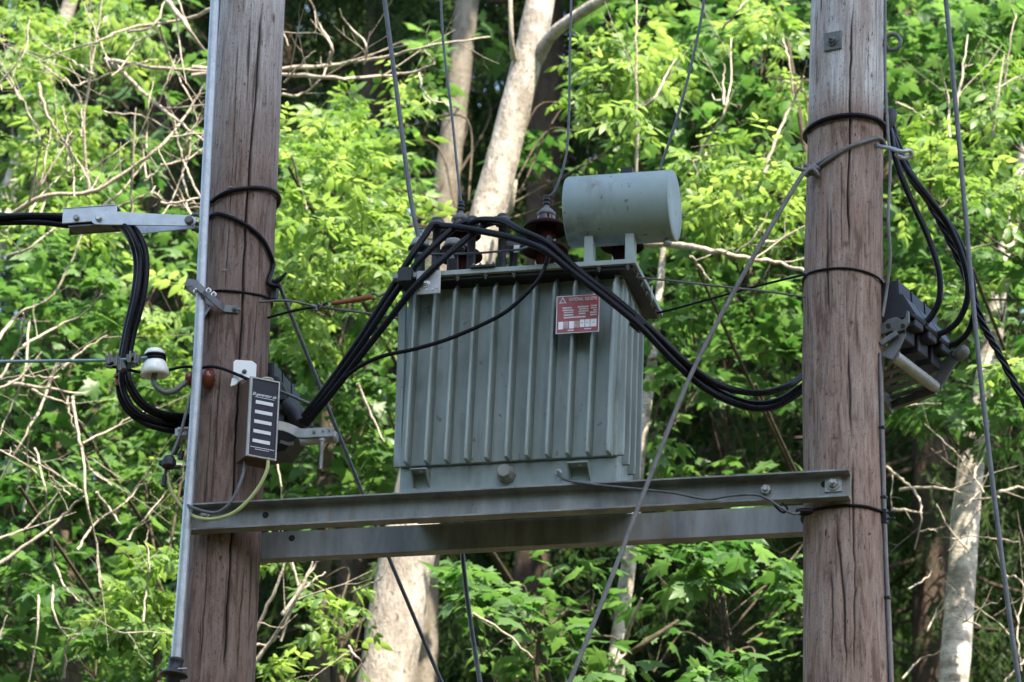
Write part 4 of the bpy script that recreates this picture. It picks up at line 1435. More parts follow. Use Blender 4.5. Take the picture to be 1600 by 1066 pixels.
def tmpl_twig(nn=11):
    """hanging spruce branchlet along -Z with short side shoots of needles"""
    V, F = [], []
    rr = random.Random(4)
    for k in range(nn):
        t = k / nn
        for s in range(2):
            a = rr.uniform(0, 2 * PI)
            l = .17 * (1 - .55 * t) * rr.uniform(.7, 1.2)
            b = len(V)
            z = -t
            d = (math.cos(a), math.sin(a))
            w = .028
            V += [(0, 0, z + w), (0, 0, z - w), (d[0] * l, d[1] * l, z - l * 1.0)]
            F.append((b, b + 1, b + 2))
    b = len(V)
    V += [(-.02, 0, 0), (.02, 0, 0), (0, 0, -1.08), (0, -.02, 0), (0, .02, 0), (0, 0, -1.08)]
    F += [(b, b + 1, b + 2), (b + 3, b + 4, b + 5)]
    return np.array(V, float), np.array(F, int)

def frames(d, nrm):
    y = unit(d)
    x = unit(np.cross(y, nrm))
    z = np.cross(x, y)
    return np.stack([x, y, z], -1)          # columns

def scatter(T, pos, fr, sc):
    V, F = T
    W = np.einsum('nij,kj->nki', fr, V) * sc[:, None, None] + pos[:, None, :]
    n, k = len(pos), len(V)
    FF = (F[None] + (np.arange(n) * k)[:, None, None]).reshape(-1, 3)
    return W.reshape(-1, 3), FF, k

TS_MAPLE = [tmpl_maple(k) for k in range(5)]
TS_ASH = [tmpl_pinnate(k) for k in range(6)]
T_MAPLE, T_TWIG = TS_MAPLE[0], tmpl_twig()

def scatter_many(Ts, pos, fr, sc):
    Vs, Fs, owner, o = [], [], [], 0
    pick = RNG.integers(len(Ts), size=len(pos))
    for q, T in enumerate(Ts):
        m = np.nonzero(pick == q)[0]
        if len(m) == 0:
            continue
        V, F, k = scatter(T, pos[m], fr[m], sc[m])
        Vs.append(V)
        Fs.append(F + o)
        owner.append(np.repeat(m, k))
        o += len(V)
    return np.concatenate(Vs), np.concatenate(Fs), np.concatenate(owner)

M_MAPLE = leaf_mat('maple_leaf', (.042, .105, .03), (.10, .19, .065), (.06, .19, .03), (.22, .42, .09), .42)
M_ASH = leaf_mat('ash_leaf', (.07, .15, .035), (.18, .28, .09), (.15, .31, .035), (.48, .68, .15), .45)
M_SPRUCE = leaf_mat('spruce_needles', (.010, .026, .008), (.045, .085, .02), (.02, .05, .008), (.07, .13, .02), .2, .08)
M_BARKPALE = bark_mat('pale_bark', (.23, .2, .175), (.4, .36, .32), (.11, .095, .08), 13)
M_BARKGREY = bark_mat('grey_bark', (.13, .11, .09), (.21, .185, .155), (.08, .066, .055), 18)
M_BARKBIRCH = bark_mat('birch_bark', (.24, .21, .175), (.58, .53, .47), (.09, .075, .06), 7, True)
M_BARKSPRUCE = bark_mat('spruce_bark', (.045, .034, .027), (.085, .06, .045), (.03, .024, .02), 20)
M_DEAD = bark_mat('bare_branch', (.31, .265, .21), (.45, .4, .325), (.16, .13, .1), 34)
M_TWIGBARK = bark_mat('twig_bark', (.06, .05, .035), (.10, .08, .055), (.035, .03, .02), 30)

def trunk(pts, r, m, parent, name='trunk', seg=22, n=10):
    mb = MB()
    w = smooth(pts, n)
    rs = list(np.interp(np.linspace(0, 1, len(w)), np.linspace(0, 1, len(r)), r))
    rs = [q * random.uniform(.965, 1.035) for q in rs]
    mb.tube(w, rs, seg)
    return mb.build(name, m, parent)

def to_ground(p, dx=0., dy=.3):
    x, y = p.x + dx, p.y + dy
    return Vector((x, y, ground_z(x, y) - .3))

SUNN = np.array(SUN)
def maple_spray(c, spread, n, s=(.065, .15)):
    """leaves on petioles round a twig tip"""
    a = rnd(n, 0, 2 * PI)
    hd = np.stack([np.cos(a), np.sin(a), rnd(n, -.55, .15)], -1)
    pos = np.asarray(c) + hd * rnd(n, .02, .1)[:, None] + RNG.normal(0, spread, (n, 3))
    nr = unit(np.array([0, 0, .75]) + SUNN * .35 + hd * .25 + RNG.normal(0, .38, (n, 3)))
    return pos, frames(hd + RNG.normal(0, .2, (n, 3)), nr), rnd(n, *s)

def ash_spray(c, n, s=(.09, .23)):
    a = np.arange(n) * 2 * PI / n + RNG.uniform(0, 6) + RNG.normal(0, .25, n)
    hd = np.stack([np.cos(a), np.sin(a), rnd(n, -.7, .7)], -1)
    pos = np.asarray(c) + RNG.normal(0, .025, (n, 3))
    nr = unit(np.array([0, 0, .7]) + SUNN * .25 + RNG.normal(0, .45, (n, 3)))
    return pos, frames(hd, nr), rnd(n, *s)

def crown(parent, kind, blobs, root, mat_, depth_jit=.35, singles=0, stem_r=.007, fill=()):
    """blobs: (px, py, rx, ry, Y, sprays)"""
    Ts = TS_MAPLE if kind == 'maple' else TS_ASH
    Pp, Ff, Ss = [], [], []
    br = MB()
    for (x0, y0, x1, y1, Ya, Yb, n) in fill:
        for _ in range(n):
            tip = P(random.uniform(x0, x1), random.uniform(y0, y1), random.uniform(Ya, Yb))
            a, b, c = maple_spray(tip, .03, random.randint(4, 8)) if kind == 'maple' else ash_spray(tip, random.randint(3, 6))
            Pp.append(a); Ff.append(b); Ss.append(c)
            br.tube([tip, tip + Vector((random.uniform(-.1, .1), .12, -.15)), tip + Vector((random.uniform(-.25, .25), .3, -.4))], [.0018, .003, .005], 3, False)
    for (x, y, rx, ry, Y, n) in blobs:
        cen = P(x, y, Y)
        hub = cen + Vector((random.uniform(-.15, .15), .1, -.12 - random.uniform(0, .2)))
        # twig back towards the stem
        mid = hub.lerp(Vector(root), .35) + Vector((random.uniform(-.2, .2), random.uniform(0, .4), .25))
        end = hub.lerp(Vector(root), .8)
        br.tube(smooth([hub, mid, end], 6), [.004, stem_r], 5, False)
        for _ in range(int(n * 1.12 + .5) if kind == 'maple' else int(n * .88 + .5)):
            u1, u2 = RNG.normal(0, .55), RNG.normal(0, .55)
            tip = P(x + u1 * rx, y + u2 * ry, Y + RNG.normal(0, depth_jit))
            if random.random() < .55:
                br.tube(smooth([hub, hub.lerp(tip, .5) + Vector((0, 0, -.02)), tip], 3), [.0035, .0018], 3, False)
            a, b, c = maple_spray(tip, .02, random.randint(4, 7)) if kind == 'maple' else ash_spray(tip, random.randint(3, 7))
            Pp.append(a); Ff.append(b); Ss.append(c)
    pos, fr, sc = np.concatenate(Pp), np.concatenate(Ff), np.concatenate(Ss)
    br.build('branch', M_TWIGBARK, parent)
    # leaves nearest the viewer become parts of their own
    if singles:
        near = np.argsort(pos[:, 1] - sc * 4)
        pick, rest = near[:singles], near[singles:]
        me = []
        for q in range(5):
            me.append(raw_mesh('leaf', Ts[q][0], Ts[q][1], mat_, {'rnd': np.full(len(Ts[q][0]), .1 + .2 * q)}))
        for i in pick:
            o = bpy.data.objects.new('leaf', me[int(RNG.integers(5))])
            COL.objects.link(o)
            o.parent = parent
            m4 = Matrix([[float(fr[i][r][c]) * float(sc[i]) for c in range(3)] + [float(pos[i][r])] for r in range(3)] + [[0, 0, 0, 1]])
            o.matrix_parent_inverse = Matrix.Translation(-parent.location)
            o.matrix_basis = m4
        pos, fr, sc = pos[rest], fr[rest], sc[rest]
    V, F, own = scatter_many(Ts, pos, fr, sc)
    cl = .28 * np.sin(pos[:, 0] * 3.1 + pos[:, 2] * 4.3) * np.cos(pos[:, 1] * 3.7 + pos[:, 2] * 1.9)
    r = np.clip(RNG.normal(.45, .27, len(pos)) + cl, 0, 1)[own]
    o = link('crown', raw_mesh('crown', V, F, mat_, {'rnd': r}), parent)
    o['kind'] = 'stuff'
    return o

# --- ash trees
def tree(name, trunk_px, Y, radii, bark, label, cat='tree', grp='trees behind the poles', seg=22):
    w = [P(x, y, Y) for x, y in trunk_px]
    w.insert(0, w[0] * 2 - w[1])
    radii = [radii[0] * 1.08] + list(radii)
    g = to_ground(w[0])
    t = thing(name, (g.x, g.y, g.z + .3), label, cat, grp)
    trunk([g] + w, [radii[0] * 1.25] + list(radii), bark, t, 'trunk', seg)
    return t, w[1:]

t1, w1 = tree('ash_tree', [(560, 1300), (603, 1066), (636, 866), (690, 620), (760, 345), (800, 190), (845, 0), (890, -250)], 5.0,
              [.15, .135, .13, .115, .086, .08, .072, .06], M_BARKPALE, 'pale sunlit leaning trunk rising behind the transformer')
trunk([P(838, 95, 5.0), P(862, 55, 4.9), P(905, 22, 4.8), P(960, -12, 4.7), (P(1060, -80, 4.6))], [.036, .03, .028, .026, .02], M_BARKPALE, t1, 'bough', 14)
trunk([P(803, 92, 4.93), P(800, 70, 4.85), P(798, 30, 4.8), P(797, -30, 4.8)], [.016, .012, .011, .01], M_DEAD, t1, 'branch', 8)
trunk([P(782, 345, 4.9), P(797, 330, 4.8), P(803, 300, 4.75), P(806, 282, 4.75)], [.012, .012, .012, .01], M_DEAD, t1, 'branch', 8)
crown(t1, 'ash', [(520, 235, 70, 55, 4.6, 20), (480, 330, 55, 60, 4.3, 18), (565, 395, 60, 60, 4.4, 20), (600, 300, 45, 60, 5.2, 13), (545, 175, 70, 25, 5.4, 8),
                  (465, 430, 45, 45, 4.2, 14), (640, 150, 25, 50, 5.6, 6), (540, 330, 60, 50, 4.6, 16), (520, 500, 60, 50, 4.8, 10), (600, 470, 30, 40, 4.8, 6),
                  (950, 75, 35, 30, 5.2, 9), (985, 130, 45, 40, 4.9, 12), (915, 150, 25, 30, 5.4, 4), (1015, 70, 35, 35, 5.0, 7), (950, 230, 40, 40, 5.4, 4)], w1[4], M_ASH)
t2, w2 = tree('grey_tree', [(655, 1066), (668, 600), (692, 340), (708, 200), (730, 0), (745, -200)], 8.2, [.1, .09, .075, .07, .066, .06], M_BARKGREY, 'grey brown trunk just left of the pale leaning trunk')
crown(t2, 'maple', [(660, 60, 40, 40, 7.6, 4), (760, 60, 30, 50, 8.5, 4), (640, 260, 30, 60, 7.8, 6), (820, 250, 40, 40, 8.2, 6), (720, 380, 30, 30, 7.6, 3), (680, 120, 20, 40, 7.8, 3)], w2[2], M_MAPLE)
t3, w3 = tree('birch_tree', [(1468, 1300), (1490, 1066), (1504, 880), (1518, 720), (1546, 560), (1570, 400), (1590, 300), (1620, 120)], 6.2,
              [.08, .074, .07, .066, .052, .04, .034, .02], M_BARKBIRCH, 'mottled white birch trunk at the right edge')
crown(t3, 'maple', [(1560, 430, 50, 50, 5.8, 10), (1590, 640, 35, 70, 5.6, 10), (1540, 640, 40, 30, 5.4, 8), (1470, 630, 60, 30, 5.8, 10), (1420, 640, 40, 40, 6.2, 6), (1600, 520, 40, 50, 6.0, 8), (1420, 350, 40, 60, 6.8, 8), (1450, 430, 40, 30, 6.6, 6)], w3[3], M_MAPLE, .3, 40)
t4, w4 = tree('slender_birch', [(955, 1250), (962, 1060), (972, 960), (986, 850), (1000, 700), (1020, 560), (1045, 300)], 5.2, [.045, .042, .038, .034, .03, .024, .012], M_BARKBIRCH, 'slender white birch stem below the rear beam', seg=14)
trunk([P(972, 1020, 5.1), P(985, 975, 4.9), P(1003, 935, 4.8)], [.013, .01, .006], M_DEAD, t4, 'branch', 8)
trunk([P(966, 1040, 5.2), P(1000, 1010, 5.0), P(1060, 970, 5.1)], [.016, .013, .009], M_TWIGBARK, t4, 'branch', 8)
crown(t4, 'maple', [(1070, 480, 45, 55, 5.2, 12), (1040, 570, 35, 45, 5.0, 8), (1160, 540, 50, 60, 5.8, 9), (1225, 500, 30, 60, 5.6, 8), (1060, 690, 35, 40, 5.5, 5)], w4[4], M_MAPLE, .3, 35)
t5, w5 = tree('pale_tree', [(-60, 640), (-30, 480), (20, 290), (62, 150), (105, 20), (150, -160)], 6.8, [.07, .06, .052, .045, .04, .03], M_BARKBIRCH, 'pale slanting trunk half hidden by leaves at the left edge', seg=16)
crown(t5, 'ash', [(50, 110, 70, 90, 5.8, 18), (150, 60, 60, 50, 5.8, 10), (60, 230, 60, 50, 5.6, 14), (130, 340, 60, 30, 5.2, 8), (30, 20, 60, 30, 6.0, 8), (220, 40, 40, 40, 6.2, 5), (20, 330, 40, 50, 5.6, 9), (150, 200, 40, 60, 6.6, 8), (-120, 200, 90, 200, 6.2, 20)], w5[2], M_ASH)
t6, w6 = tree('maple_tree', [(120, 1300), (110, 1000), (90, 700), (60, 420)], 5.6, [.05, .045, .035, .02], M_TWIGBARK, 'broad leaved maple filling the lower left', seg=12)
crown(t6, 'maple', [(60, 470, 80, 60, 5.0, 16), (150, 560, 70, 60, 5.2, 16), (60, 640, 80, 50, 5.4, 12), (60, 740, 70, 60, 5.0, 14), (160, 760, 70, 60, 4.8, 14), (40, 880, 60, 60, 4.6, 14), (120, 970, 90, 50, 4.6, 16), (210, 1020, 70, 40, 4.8, 12),
                    (230, 800, 50, 50, 5.2, 10), (110, 400, 80, 40, 5.4, 12), (180, 300, 60, 40, 6.2, 10), (240, 690, 40, 40, 5.6, 8), (270, 560, 30, 60, 5.6, 8), (-80, 800, 100, 250, 5.0, 24), (170, 480, 60, 40, 5.2, 10), (180, 660, 60, 60, 5.8, 10)], w6[2], M_MAPLE, .35, 70, fill=[(-150, 330, 330, 1120, 6.0, 7.8, 260), (60, -60, 330, 330, 6.8, 8.2, 60)])
t7, w7 = tree('young_ash', [(255, 1400), (250, 1180), (245, 1000), (250, 930)], 4.2, [.03, .025, .018, .008], M_TWIGBARK, 'bright young ash sapling left of the pipe foot', seg=10)
crown(t7, 'ash', [(235, 930, 50, 25, 4.0, 10), (260, 880, 35, 25, 4.0, 7), (210, 960, 50, 25, 4.1, 7), (265, 985, 30, 25, 3.9, 5), (280, 600, 20, 50, 5.0, 5), (260, 480, 30, 60, 5.0, 8), (240, 740, 30, 40, 5.2, 5)], w7[2], M_ASH, .2)
t8, w8 = tree('young_ash', [(520, 1300), (530, 1100), (532, 1000), (530, 930)], 4.4, [.03, .022, .016, .006], M_TWIGBARK, 'small ash sapling with drooping leaflets left of the pale trunk base', seg=10)
crown(t8, 'ash', [(515, 945, 35, 20, 4.3, 5), (515, 985, 35, 20, 4.3, 5), (450, 1050, 40, 20, 4.2, 5), (430, 880, 20, 30, 4.6, 3)], w8[2], M_ASH, .15)
t9, w9 = tree('maple_tree', [(820, 1350), (830, 1150), (845, 980), (860, 890)], 4.8, [.018, .015, .011, .006], M_TWIGBARK, 'leafy young maple under the middle of the beams', seg=10)
crown(t9, 'maple', [(735, 895, 30, 25, 4.3, 7), (735, 945, 25, 20, 4.2, 5), (815, 915, 40, 30, 4.4, 4), (880, 900, 60, 40, 4.9, 6), (880, 1000, 70, 40, 4.8, 6), (930, 1030, 50, 30, 4.5, 7), (770, 1020, 30, 25, 5.0, 4), (840, 960, 50, 30, 5.2, 3)], w9[2], M_MAPLE, .2, 50)
t10, w10 = tree('maple_tree', [(1130, 1350), (1140, 1150), (1135, 1000), (1125, 880)], 4.6, [.018, .015, .011, .006], M_TWIGBARK, 'leafy young maple against the lower right pole', seg=10)
crown(t10, 'maple', [(1060, 865, 50, 25, 4.4, 6), (1130, 860, 50, 25, 4.3, 7), (1100, 900, 40, 20, 4.4, 6), (1225, 890, 30, 50, 4.8, 7), (1130, 1050, 55, 20, 3.9, 9), (1240, 960, 20, 40, 4.8, 5), (1040, 960, 40, 30, 5.2, 4), (1180, 760, 50, 20, 5.4, 4)], w10[2], M_MAPLE, .2, 45)
t11, w11 = tree('maple_tree', [(1330, 1200), (1310, 800), (1290, 450), (1150, 150)], 7.0, [.045, .04, .03, .018], M_TWIGBARK, 'tall maple between the drum and the right pole', seg=14)
crown(t11, 'maple', [(1110, 150, 70, 70, 6.4, 18), (1190, 190, 50, 50, 6.2, 14), (1060, 50, 60, 40, 6.6, 12), (1170, 60, 60, 40, 6.4, 12), (1080, 230, 40, 40, 6.6, 8), (1200, 380, 50, 40, 6.8, 8), (1090, 400, 50, 30, 6.8, 8), (1000, 200, 30, 60, 7.0, 6)], w11[2], M_MAPLE, .3, 20, fill=[(900, -60, 1280, 420, 6.6, 8.2, 130), (1020, 420, 1280, 640, 6.6, 8.0, 35)])
t12, w12 = tree('ash_tree', [(1340, 1200), (1325, 800), (1310, 500), (1270, 300), (1220, 0)], 5.4, [.03, .026, .022, .016, .01], M_TWIGBARK, 'light green ash right behind the right pole', seg=12)
crown(t12, 'ash', [(1090, 270, 50, 30, 4.8, 9), (1180, 285, 55, 35, 4.6, 12), (1110, 330, 45, 35, 4.8, 9), (1215, 240, 35, 35, 4.8, 7), (1200, 30, 35, 35, 5.2, 8), (1235, 100, 25, 50, 5.2, 7), (1215, 330, 40, 30, 4.8, 6), (1150, 360, 40, 25, 5.0, 6)], w12[3], M_ASH)
t13, w13 = tree('ash_tree', [(1700, 1200), (1690, 800), (1660, 450), (1640, 200)], 5.0, [.05, .045, .04, .03], M_TWIGBARK, 'bright leaved ash reaching in from the right edge', seg=12)
crown(t13, 'ash', [(1500, 255, 50, 45, 4.8, 14), (1560, 300, 45, 35, 4.8, 12), (1450, 210, 30, 35, 5.0, 7), (1565, 200, 35, 40, 5.0, 9), (1590, 110, 30, 40, 5.2, 5), (1440, 300, 30, 35, 5.2, 6), (1500, 470, 30, 25, 5.4, 4), (1580, 560, 30, 30, 5.2, 5), (1720, 300, 80, 150, 5.0, 18)], w13[2], M_ASH)
t14, w14 = tree('maple_tree', [(1370, 1400), (1365, 800), (1385, 300), (1420, 0)], 7.6, [.05, .045, .035, .025], M_TWIGBARK, 'dark maple filling the upper right corner', seg=14)
crown(t14, 'maple', [(1430, 70, 50, 60, 6.6, 14), (1520, 50, 60, 50, 6.4, 14), (1580, 130, 40, 60, 6.6, 10), (1480, 150, 50, 40, 7.0, 10), (1420, 200, 30, 40, 7.2, 6), (1560, 20, 60, 40, 6.2, 10), (1530, 370, 50, 40, 7.0, 8), (1400, 20, 40, 40, 6.6, 8), (1580, 420, 30, 30, 6.6, 6), (1690, 80, 80, 120, 6.4, 14)], w14[2], M_MAPLE, .3, 30, fill=[(1370, -60, 1750, 480, 6.8, 8.4, 150), (1370, 480, 1750, 680, 6.8, 8.2, 40)])
t15, w15 = tree('maple_tree', [(500, 1400), (500, 1000), (510, 700), (520, 560)], 6.0, [.06, .05, .04, .02], M_TWIGBARK, 'maple behind the cables between left pole and transformer', seg=12)
crown(t15, 'maple', [(480, 540, 45, 50, 5.6, 9), (530, 640, 50, 50, 5.4, 10), (590, 720, 40, 40, 5.6, 8), (590, 590, 30, 50, 5.8, 7), (460, 690, 30, 40, 5.8, 5), (500, 770, 50, 25, 5.8, 6), (480, 300, 40, 100, 6.6, 8), (440, 780, 30, 20, 5.6, 4)], w15[2], M_MAPLE, .3, 10, fill=[(430, 180, 640, 620, 6.2, 7.6, 70), (420, 620, 620, 850, 6.4, 7.8, 22)])

# --- spruces behind
def spruce(x, Y, label, zlo, zhi, rmax, ntw, seed, trunk_r=.16, lenk=1.0):
    rr = np.random.default_rng(seed)
    b = P(x, 533, Y)
    g = Vector((b.x, Y, ground_z(b.x, Y) - .3))
    H = 26.0
    t = thing('spruce_tree', (g.x, g.y, g.z + .3), label, 'tree', 'dark spruces behind the poles')
    trunk([g, g + Vector((.05, 0, H * .4)), g + Vector((0, .05, H))], [trunk_r * 1.3, trunk_r, .03], M_BARKSPRUCE, t, 'trunk', 14)
    pos, dn, sc = [], [], []
    br = MB()
    z = zlo
    while z < zhi:
        L0 = rmax * (1 - .5 * (z - zlo) / (zhi - zlo))
        for _ in range(4):
            a = rr.uniform(0, 2 * PI)
            L = L0 * rr.uniform(.6, 1.1)
            s = Vector((g.x, g.y, z + rr.uniform(-.1, .1)))
            d = Vector((math.cos(a), math.sin(a), 0))
            ps = [s + d * (L * q) + Vector((0, 0, -.55 * L * q + .38 * L * q * q)) for q in (0, .25, .5, .75, 1)]
            br.tube(ps, [.018, .004], 4, False)
            n = int(ntw * L / rmax)
            q = np.sqrt(rr.uniform(.02, 1, n))
            side = rr.normal(0, .16, n) * (1.1 - q * .6)
            pp = np.stack([s.x + d.x * L * q - d.y * side, s.y + d.y * L * q + d.x * side, s.z - .55 * L * q + .38 * L * q * q], -1)
            pos.append(pp)
            hang = np.stack([d.x * .28 + rr.normal(0, .22, n), d.y * .28 + rr.normal(0, .22, n), -np.ones(n)], -1)
            dn.append(hang)
            sc.append(rr.uniform(.16, .42, n) * lenk)
        z += rr.uniform(.28, .5)
    br.build('branch', M_BARKSPRUCE, t)
    pos, dn, sc = np.concatenate(pos), unit(np.concatenate(dn)), np.concatenate(sc)
    fr = frames(unit(rr.normal(0, 1, dn.shape)), -dn)
    zc_ = -dn
    xx = unit(np.cross(rr.normal(0, 1, dn.shape), zc_))
    fr = np.stack([xx, np.cross(zc_, xx), zc_], -1)
    V, F, k = scatter(T_TWIG, pos, fr, sc)
    r = np.repeat(np.clip(rr.normal(.45, .28, len(pos)), 0, 1), k)
    o = link('crown', raw_mesh('crown', V, F, M_SPRUCE, {'rnd': r}), t)
    o['kind'] = 'stuff'
    return t

SPR = [(560, 10.5, 'dark spruce with drooping twigs above the left of the transformer'), (830, 10.0, 'dark spruce right behind the pale leaning trunk'),
       (1130, 11.0, 'spruce with reddish trunk behind the tank and right pole'), (1440, 9.5, 'drooping spruce at the lower right beside the birch'),
       (230, 11.5, 'dark spruce behind the bare branches on the left'), (1640, 10.5, 'spruce at the right edge behind the birch'), (-60, 12.0, 'spruce at the far left edge behind the pale trunk'),
       (400, 12.5, 'dark spruce showing right of the left pole near the top'), (980, 12.5, 'dark spruce showing below the rear beam right of centre'), (1290, 12.0, 'dark spruce hidden mostly by the right pole')]
for i, (x, Y, l_) in enumerate(SPR):
    spruce(x, Y, l_, 7.2, 17.5, 1.9, 40, 20 + i, .10, 1.2)
FAR = [(80, 17, 'far spruce deep in the wood at the left'), (330, 18, 'far spruce deep in the wood behind the left pole'), (690, 17, 'far spruce deep in the wood behind the grey trunk'), (950, 18.5, 'far spruce deep in the wood above the drum'),
       (1280, 17.5, 'far spruce deep in the wood behind the right pole'), (1560, 18, 'far spruce deep in the wood at the right edge'),
       (200, 21, 'rearmost spruce in the wood at the left'), (520, 22, 'rearmost spruce in the wood left of the transformer'), (820, 21, 'rearmost spruce in the wood above the transformer'), (1120, 22, 'rearmost spruce in the wood between drum and right pole'), (1420, 21, 'rearmost spruce in the wood right of the right pole')]
for i, (x, Y, l_) in enumerate(FAR):
    spruce(x, Y, l_, 9.5, 24, 2.5, 34, 60 + i, .12, 2.3)

# --- bare branches
def bare(label, root_px, Y, branches, name='bare_tree', extra=None):
    r0 = P(root_px[0], root_px[1], Y)
    g = to_ground(r0)
    t = thing(name, (g.x, g.y, g.z + .3), label, 'bare tree')
    g = g + Vector((.5, 4.2, 2.2))
    trunk([g, Vector((r0.x + .5, r0.y + 4.0, r0.z - 2.0)), Vector((r0.x + .3, r0.y + 2.2, r0.z - .8)), r0], [.03, .02, .012, .008], M_TWIGBARK, t, 'trunk', 8)
    for (x0, y0, x1, y1, n_) in (extra or ()):
        for _ in range(n_):
            x, y, a = random.uniform(x0, x1), random.uniform(y0, y1), random.choice((-1.57, -1.2, -.6, -.3, -2.2, -2.6)) + random.gauss(0, .3)
            q = [(x, y)]
            for _k in range(random.randint(2, 4)):
                a += random.gauss(0, .16)
                l_ = random.uniform(20, 55)
                x, y = x + math.cos(a) * l_, y + math.sin(a) * l_
                q.append((x, y))
            branches = branches + [(q, random.uniform(.0045, .009))]
    def kinky(a, r, amp):
        return [p + Vector((random.gauss(0, 1), random.gauss(0, 1), random.gauss(0, 1))) * amp for p in a]
    for pts, r in branches:
        r *= .72
        w = [P(p[0], p[1], (p[2] if len(p) > 2 else Y) + random.uniform(-.15, .15)) for p in pts]
        mb = MB()
        ww = kinky(smooth(w, 5), r, .0028)
        nw = len(ww)
        rs = [r * (1 - .62 * i / nw) * random.uniform(.86, 1.16) for i in range(nw)]
        mb.tube(ww, rs, 7)
        # side twigs that fork again
        for _ in range(max(1, nw // 7)):
            i = random.randrange(1, nw - 1)
            d = (ww[i + 1] - ww[i - 1]).normalized()
            sd_ = (RT * random.uniform(-1, 1) + UP * random.uniform(-.5, 1) + FW * random.uniform(-.6, .6)).normalized()
            l_ = random.uniform(.05, .28)
            tw = kinky([ww[i], ww[i] + (d * .6 + sd_ * .6) * l_ * .4, ww[i] + (d * .9 + sd_) * l_ * .7, ww[i] + (d * 1.1 + sd_ * 1.1) * l_ * .95], r, .0018)
            tw[0] = ww[i]
            k_ = rs[i] * random.uniform(.3, .6)
            mb.tube(tw, [k_, k_ * .8, k_ * .6, k_ * .35], 5)
            if l_ > .14:
                e = tw[2]
                s2 = (sd_ + RT * random.uniform(-1, 1) + UP * random.uniform(-.3, .8)).normalized()
                mb.tube([e, e + s2 * l_ * .25, e + (s2 + d * .3) * l_ * .45], [k_ * .5, k_ * .4, k_ * .2], 4)
        mb.build('branch', M_DEAD, t)
    return t
bare('tangle of bare tan branches left of the left pole', (60, 560), 3.6, [
    ([(-20, 360), (60, 310), (140, 300), (200, 265), (250, 230), (290, 180), (322, 128)], .017), ([(330, 15), (290, 30), (200, 45), (150, 65), (60, 95)], .013),
    ([(165, 93), (200, 100), (262, 108), (330, 112)], .017), ([(175, 98), (230, 150), (285, 195), (330, 230)], .016), ([(262, 0), (290, 40), (320, 80)], .018),
    ([(140, 300), (130, 200), (150, 70), (160, 0)], .011), ([(60, 130), (75, 180), (100, 220), (130, 265), (145, 300)], .011), ([(248, 40), (262, 80), (275, 110), (300, 160), (308, 190)], .009),
    ([(205, 345), (208, 250), (212, 170)], .010), ([(150, 330), (190, 300), (235, 240)], .012), ([(240, 300), (270, 322), (312, 325)], .010), ([(180, 325), (215, 310), (245, 292)], .010),
    ([(298, 215), (285, 260), (292, 300), (310, 325)], .009), ([(40, 330), (65, 280), (80, 200)], .008), ([(60, 345), (70, 310), (68, 250)], .008), ([(0, 130), (40, 80), (45, 30)], .007),
    ([(225, 350), (260, 330), (300, 230)], .008), ([(200, 50), (240, 40), (258, 0)], .010), ([(265, 215), (318, 208)], .009), ([(100, 120), (125, 150), (128, 200)], .007),
    ([(-10, 540), (30, 490), (85, 460), (130, 360)], .012), ([(10, 400), (50, 385), (95, 340), (110, 300)], .010), ([(35, 540), (90, 510), (130, 490), (160, 460)], .009), ([(0, 590), (30, 540), (38, 490)], .010)], extra=[(0, 20, 330, 360, 34)])
bare('bare broken branches hanging below the green wire at the left', (30, 760), 3.4, [
    ([(15, 598), (60, 605), (130, 616)], .014), ([(90, 562), (70, 620), (40, 680), (0, 750)], .012), ([(45, 505), (40, 580), (15, 640), (-10, 700)], .008), ([(-10, 610), (30, 590), (65, 550)], .009),
    ([(50, 610), (80, 622), (110, 630)], .010), ([(112, 620), (125, 690), (140, 730), (175, 760)], .010), ([(105, 620), (112, 660), (130, 700)], .008), ([(0, 880), (60, 840), (100, 805), (130, 775)], .013),
    ([(-10, 845), (40, 825), (92, 770)], .010), ([(82, 915), (85, 960), (110, 1000), (125, 975)], .008), ([(80, 830), (85, 880), (105, 920), (125, 940)], .009), ([(60, 930), (58, 980), (45, 1066)], .009),
    ([(130, 700), (135, 780), (150, 850), (155, 920)], .009), ([(100, 1060), (108, 1000), (130, 990)], .008), ([(55, 700), (70, 760), (75, 810)], .008), ([(150, 770), (175, 800), (188, 820)], .010), ([(0, 1000), (10, 960)], .007)], extra=[(0, 560, 300, 1000, 13)])
bare('two long bare branches reaching right from behind the left pole', (450, 260), 3.8, [
    ([(300, 118), (440, 106), (500, 104), (560, 95), (620, 85), (680, 70), (765, 58)], .016), ([(300, 105), (440, 116), (520, 122), (600, 118), (650, 113), (678, 100)], .016),
    ([(440, 148), (470, 148), (495, 130), (513, 100), (515, 80)], .010), ([(515, 100), (518, 70), (500, 40), (485, 0)], .012), ([(570, 100), (572, 70), (545, 40), (530, 15)], .009), ([(443, 130), (470, 100), (490, 80)], .009),
    ([(678, 98), (670, 85), (662, 78)], .007), ([(655, 112), (660, 140), (675, 158), (695, 160)], .009), ([(570, 95), (576, 50)], .006), ([(455, 240), (470, 290), (480, 330)], .009), ([(440, 45), (450, 70)], .008)])
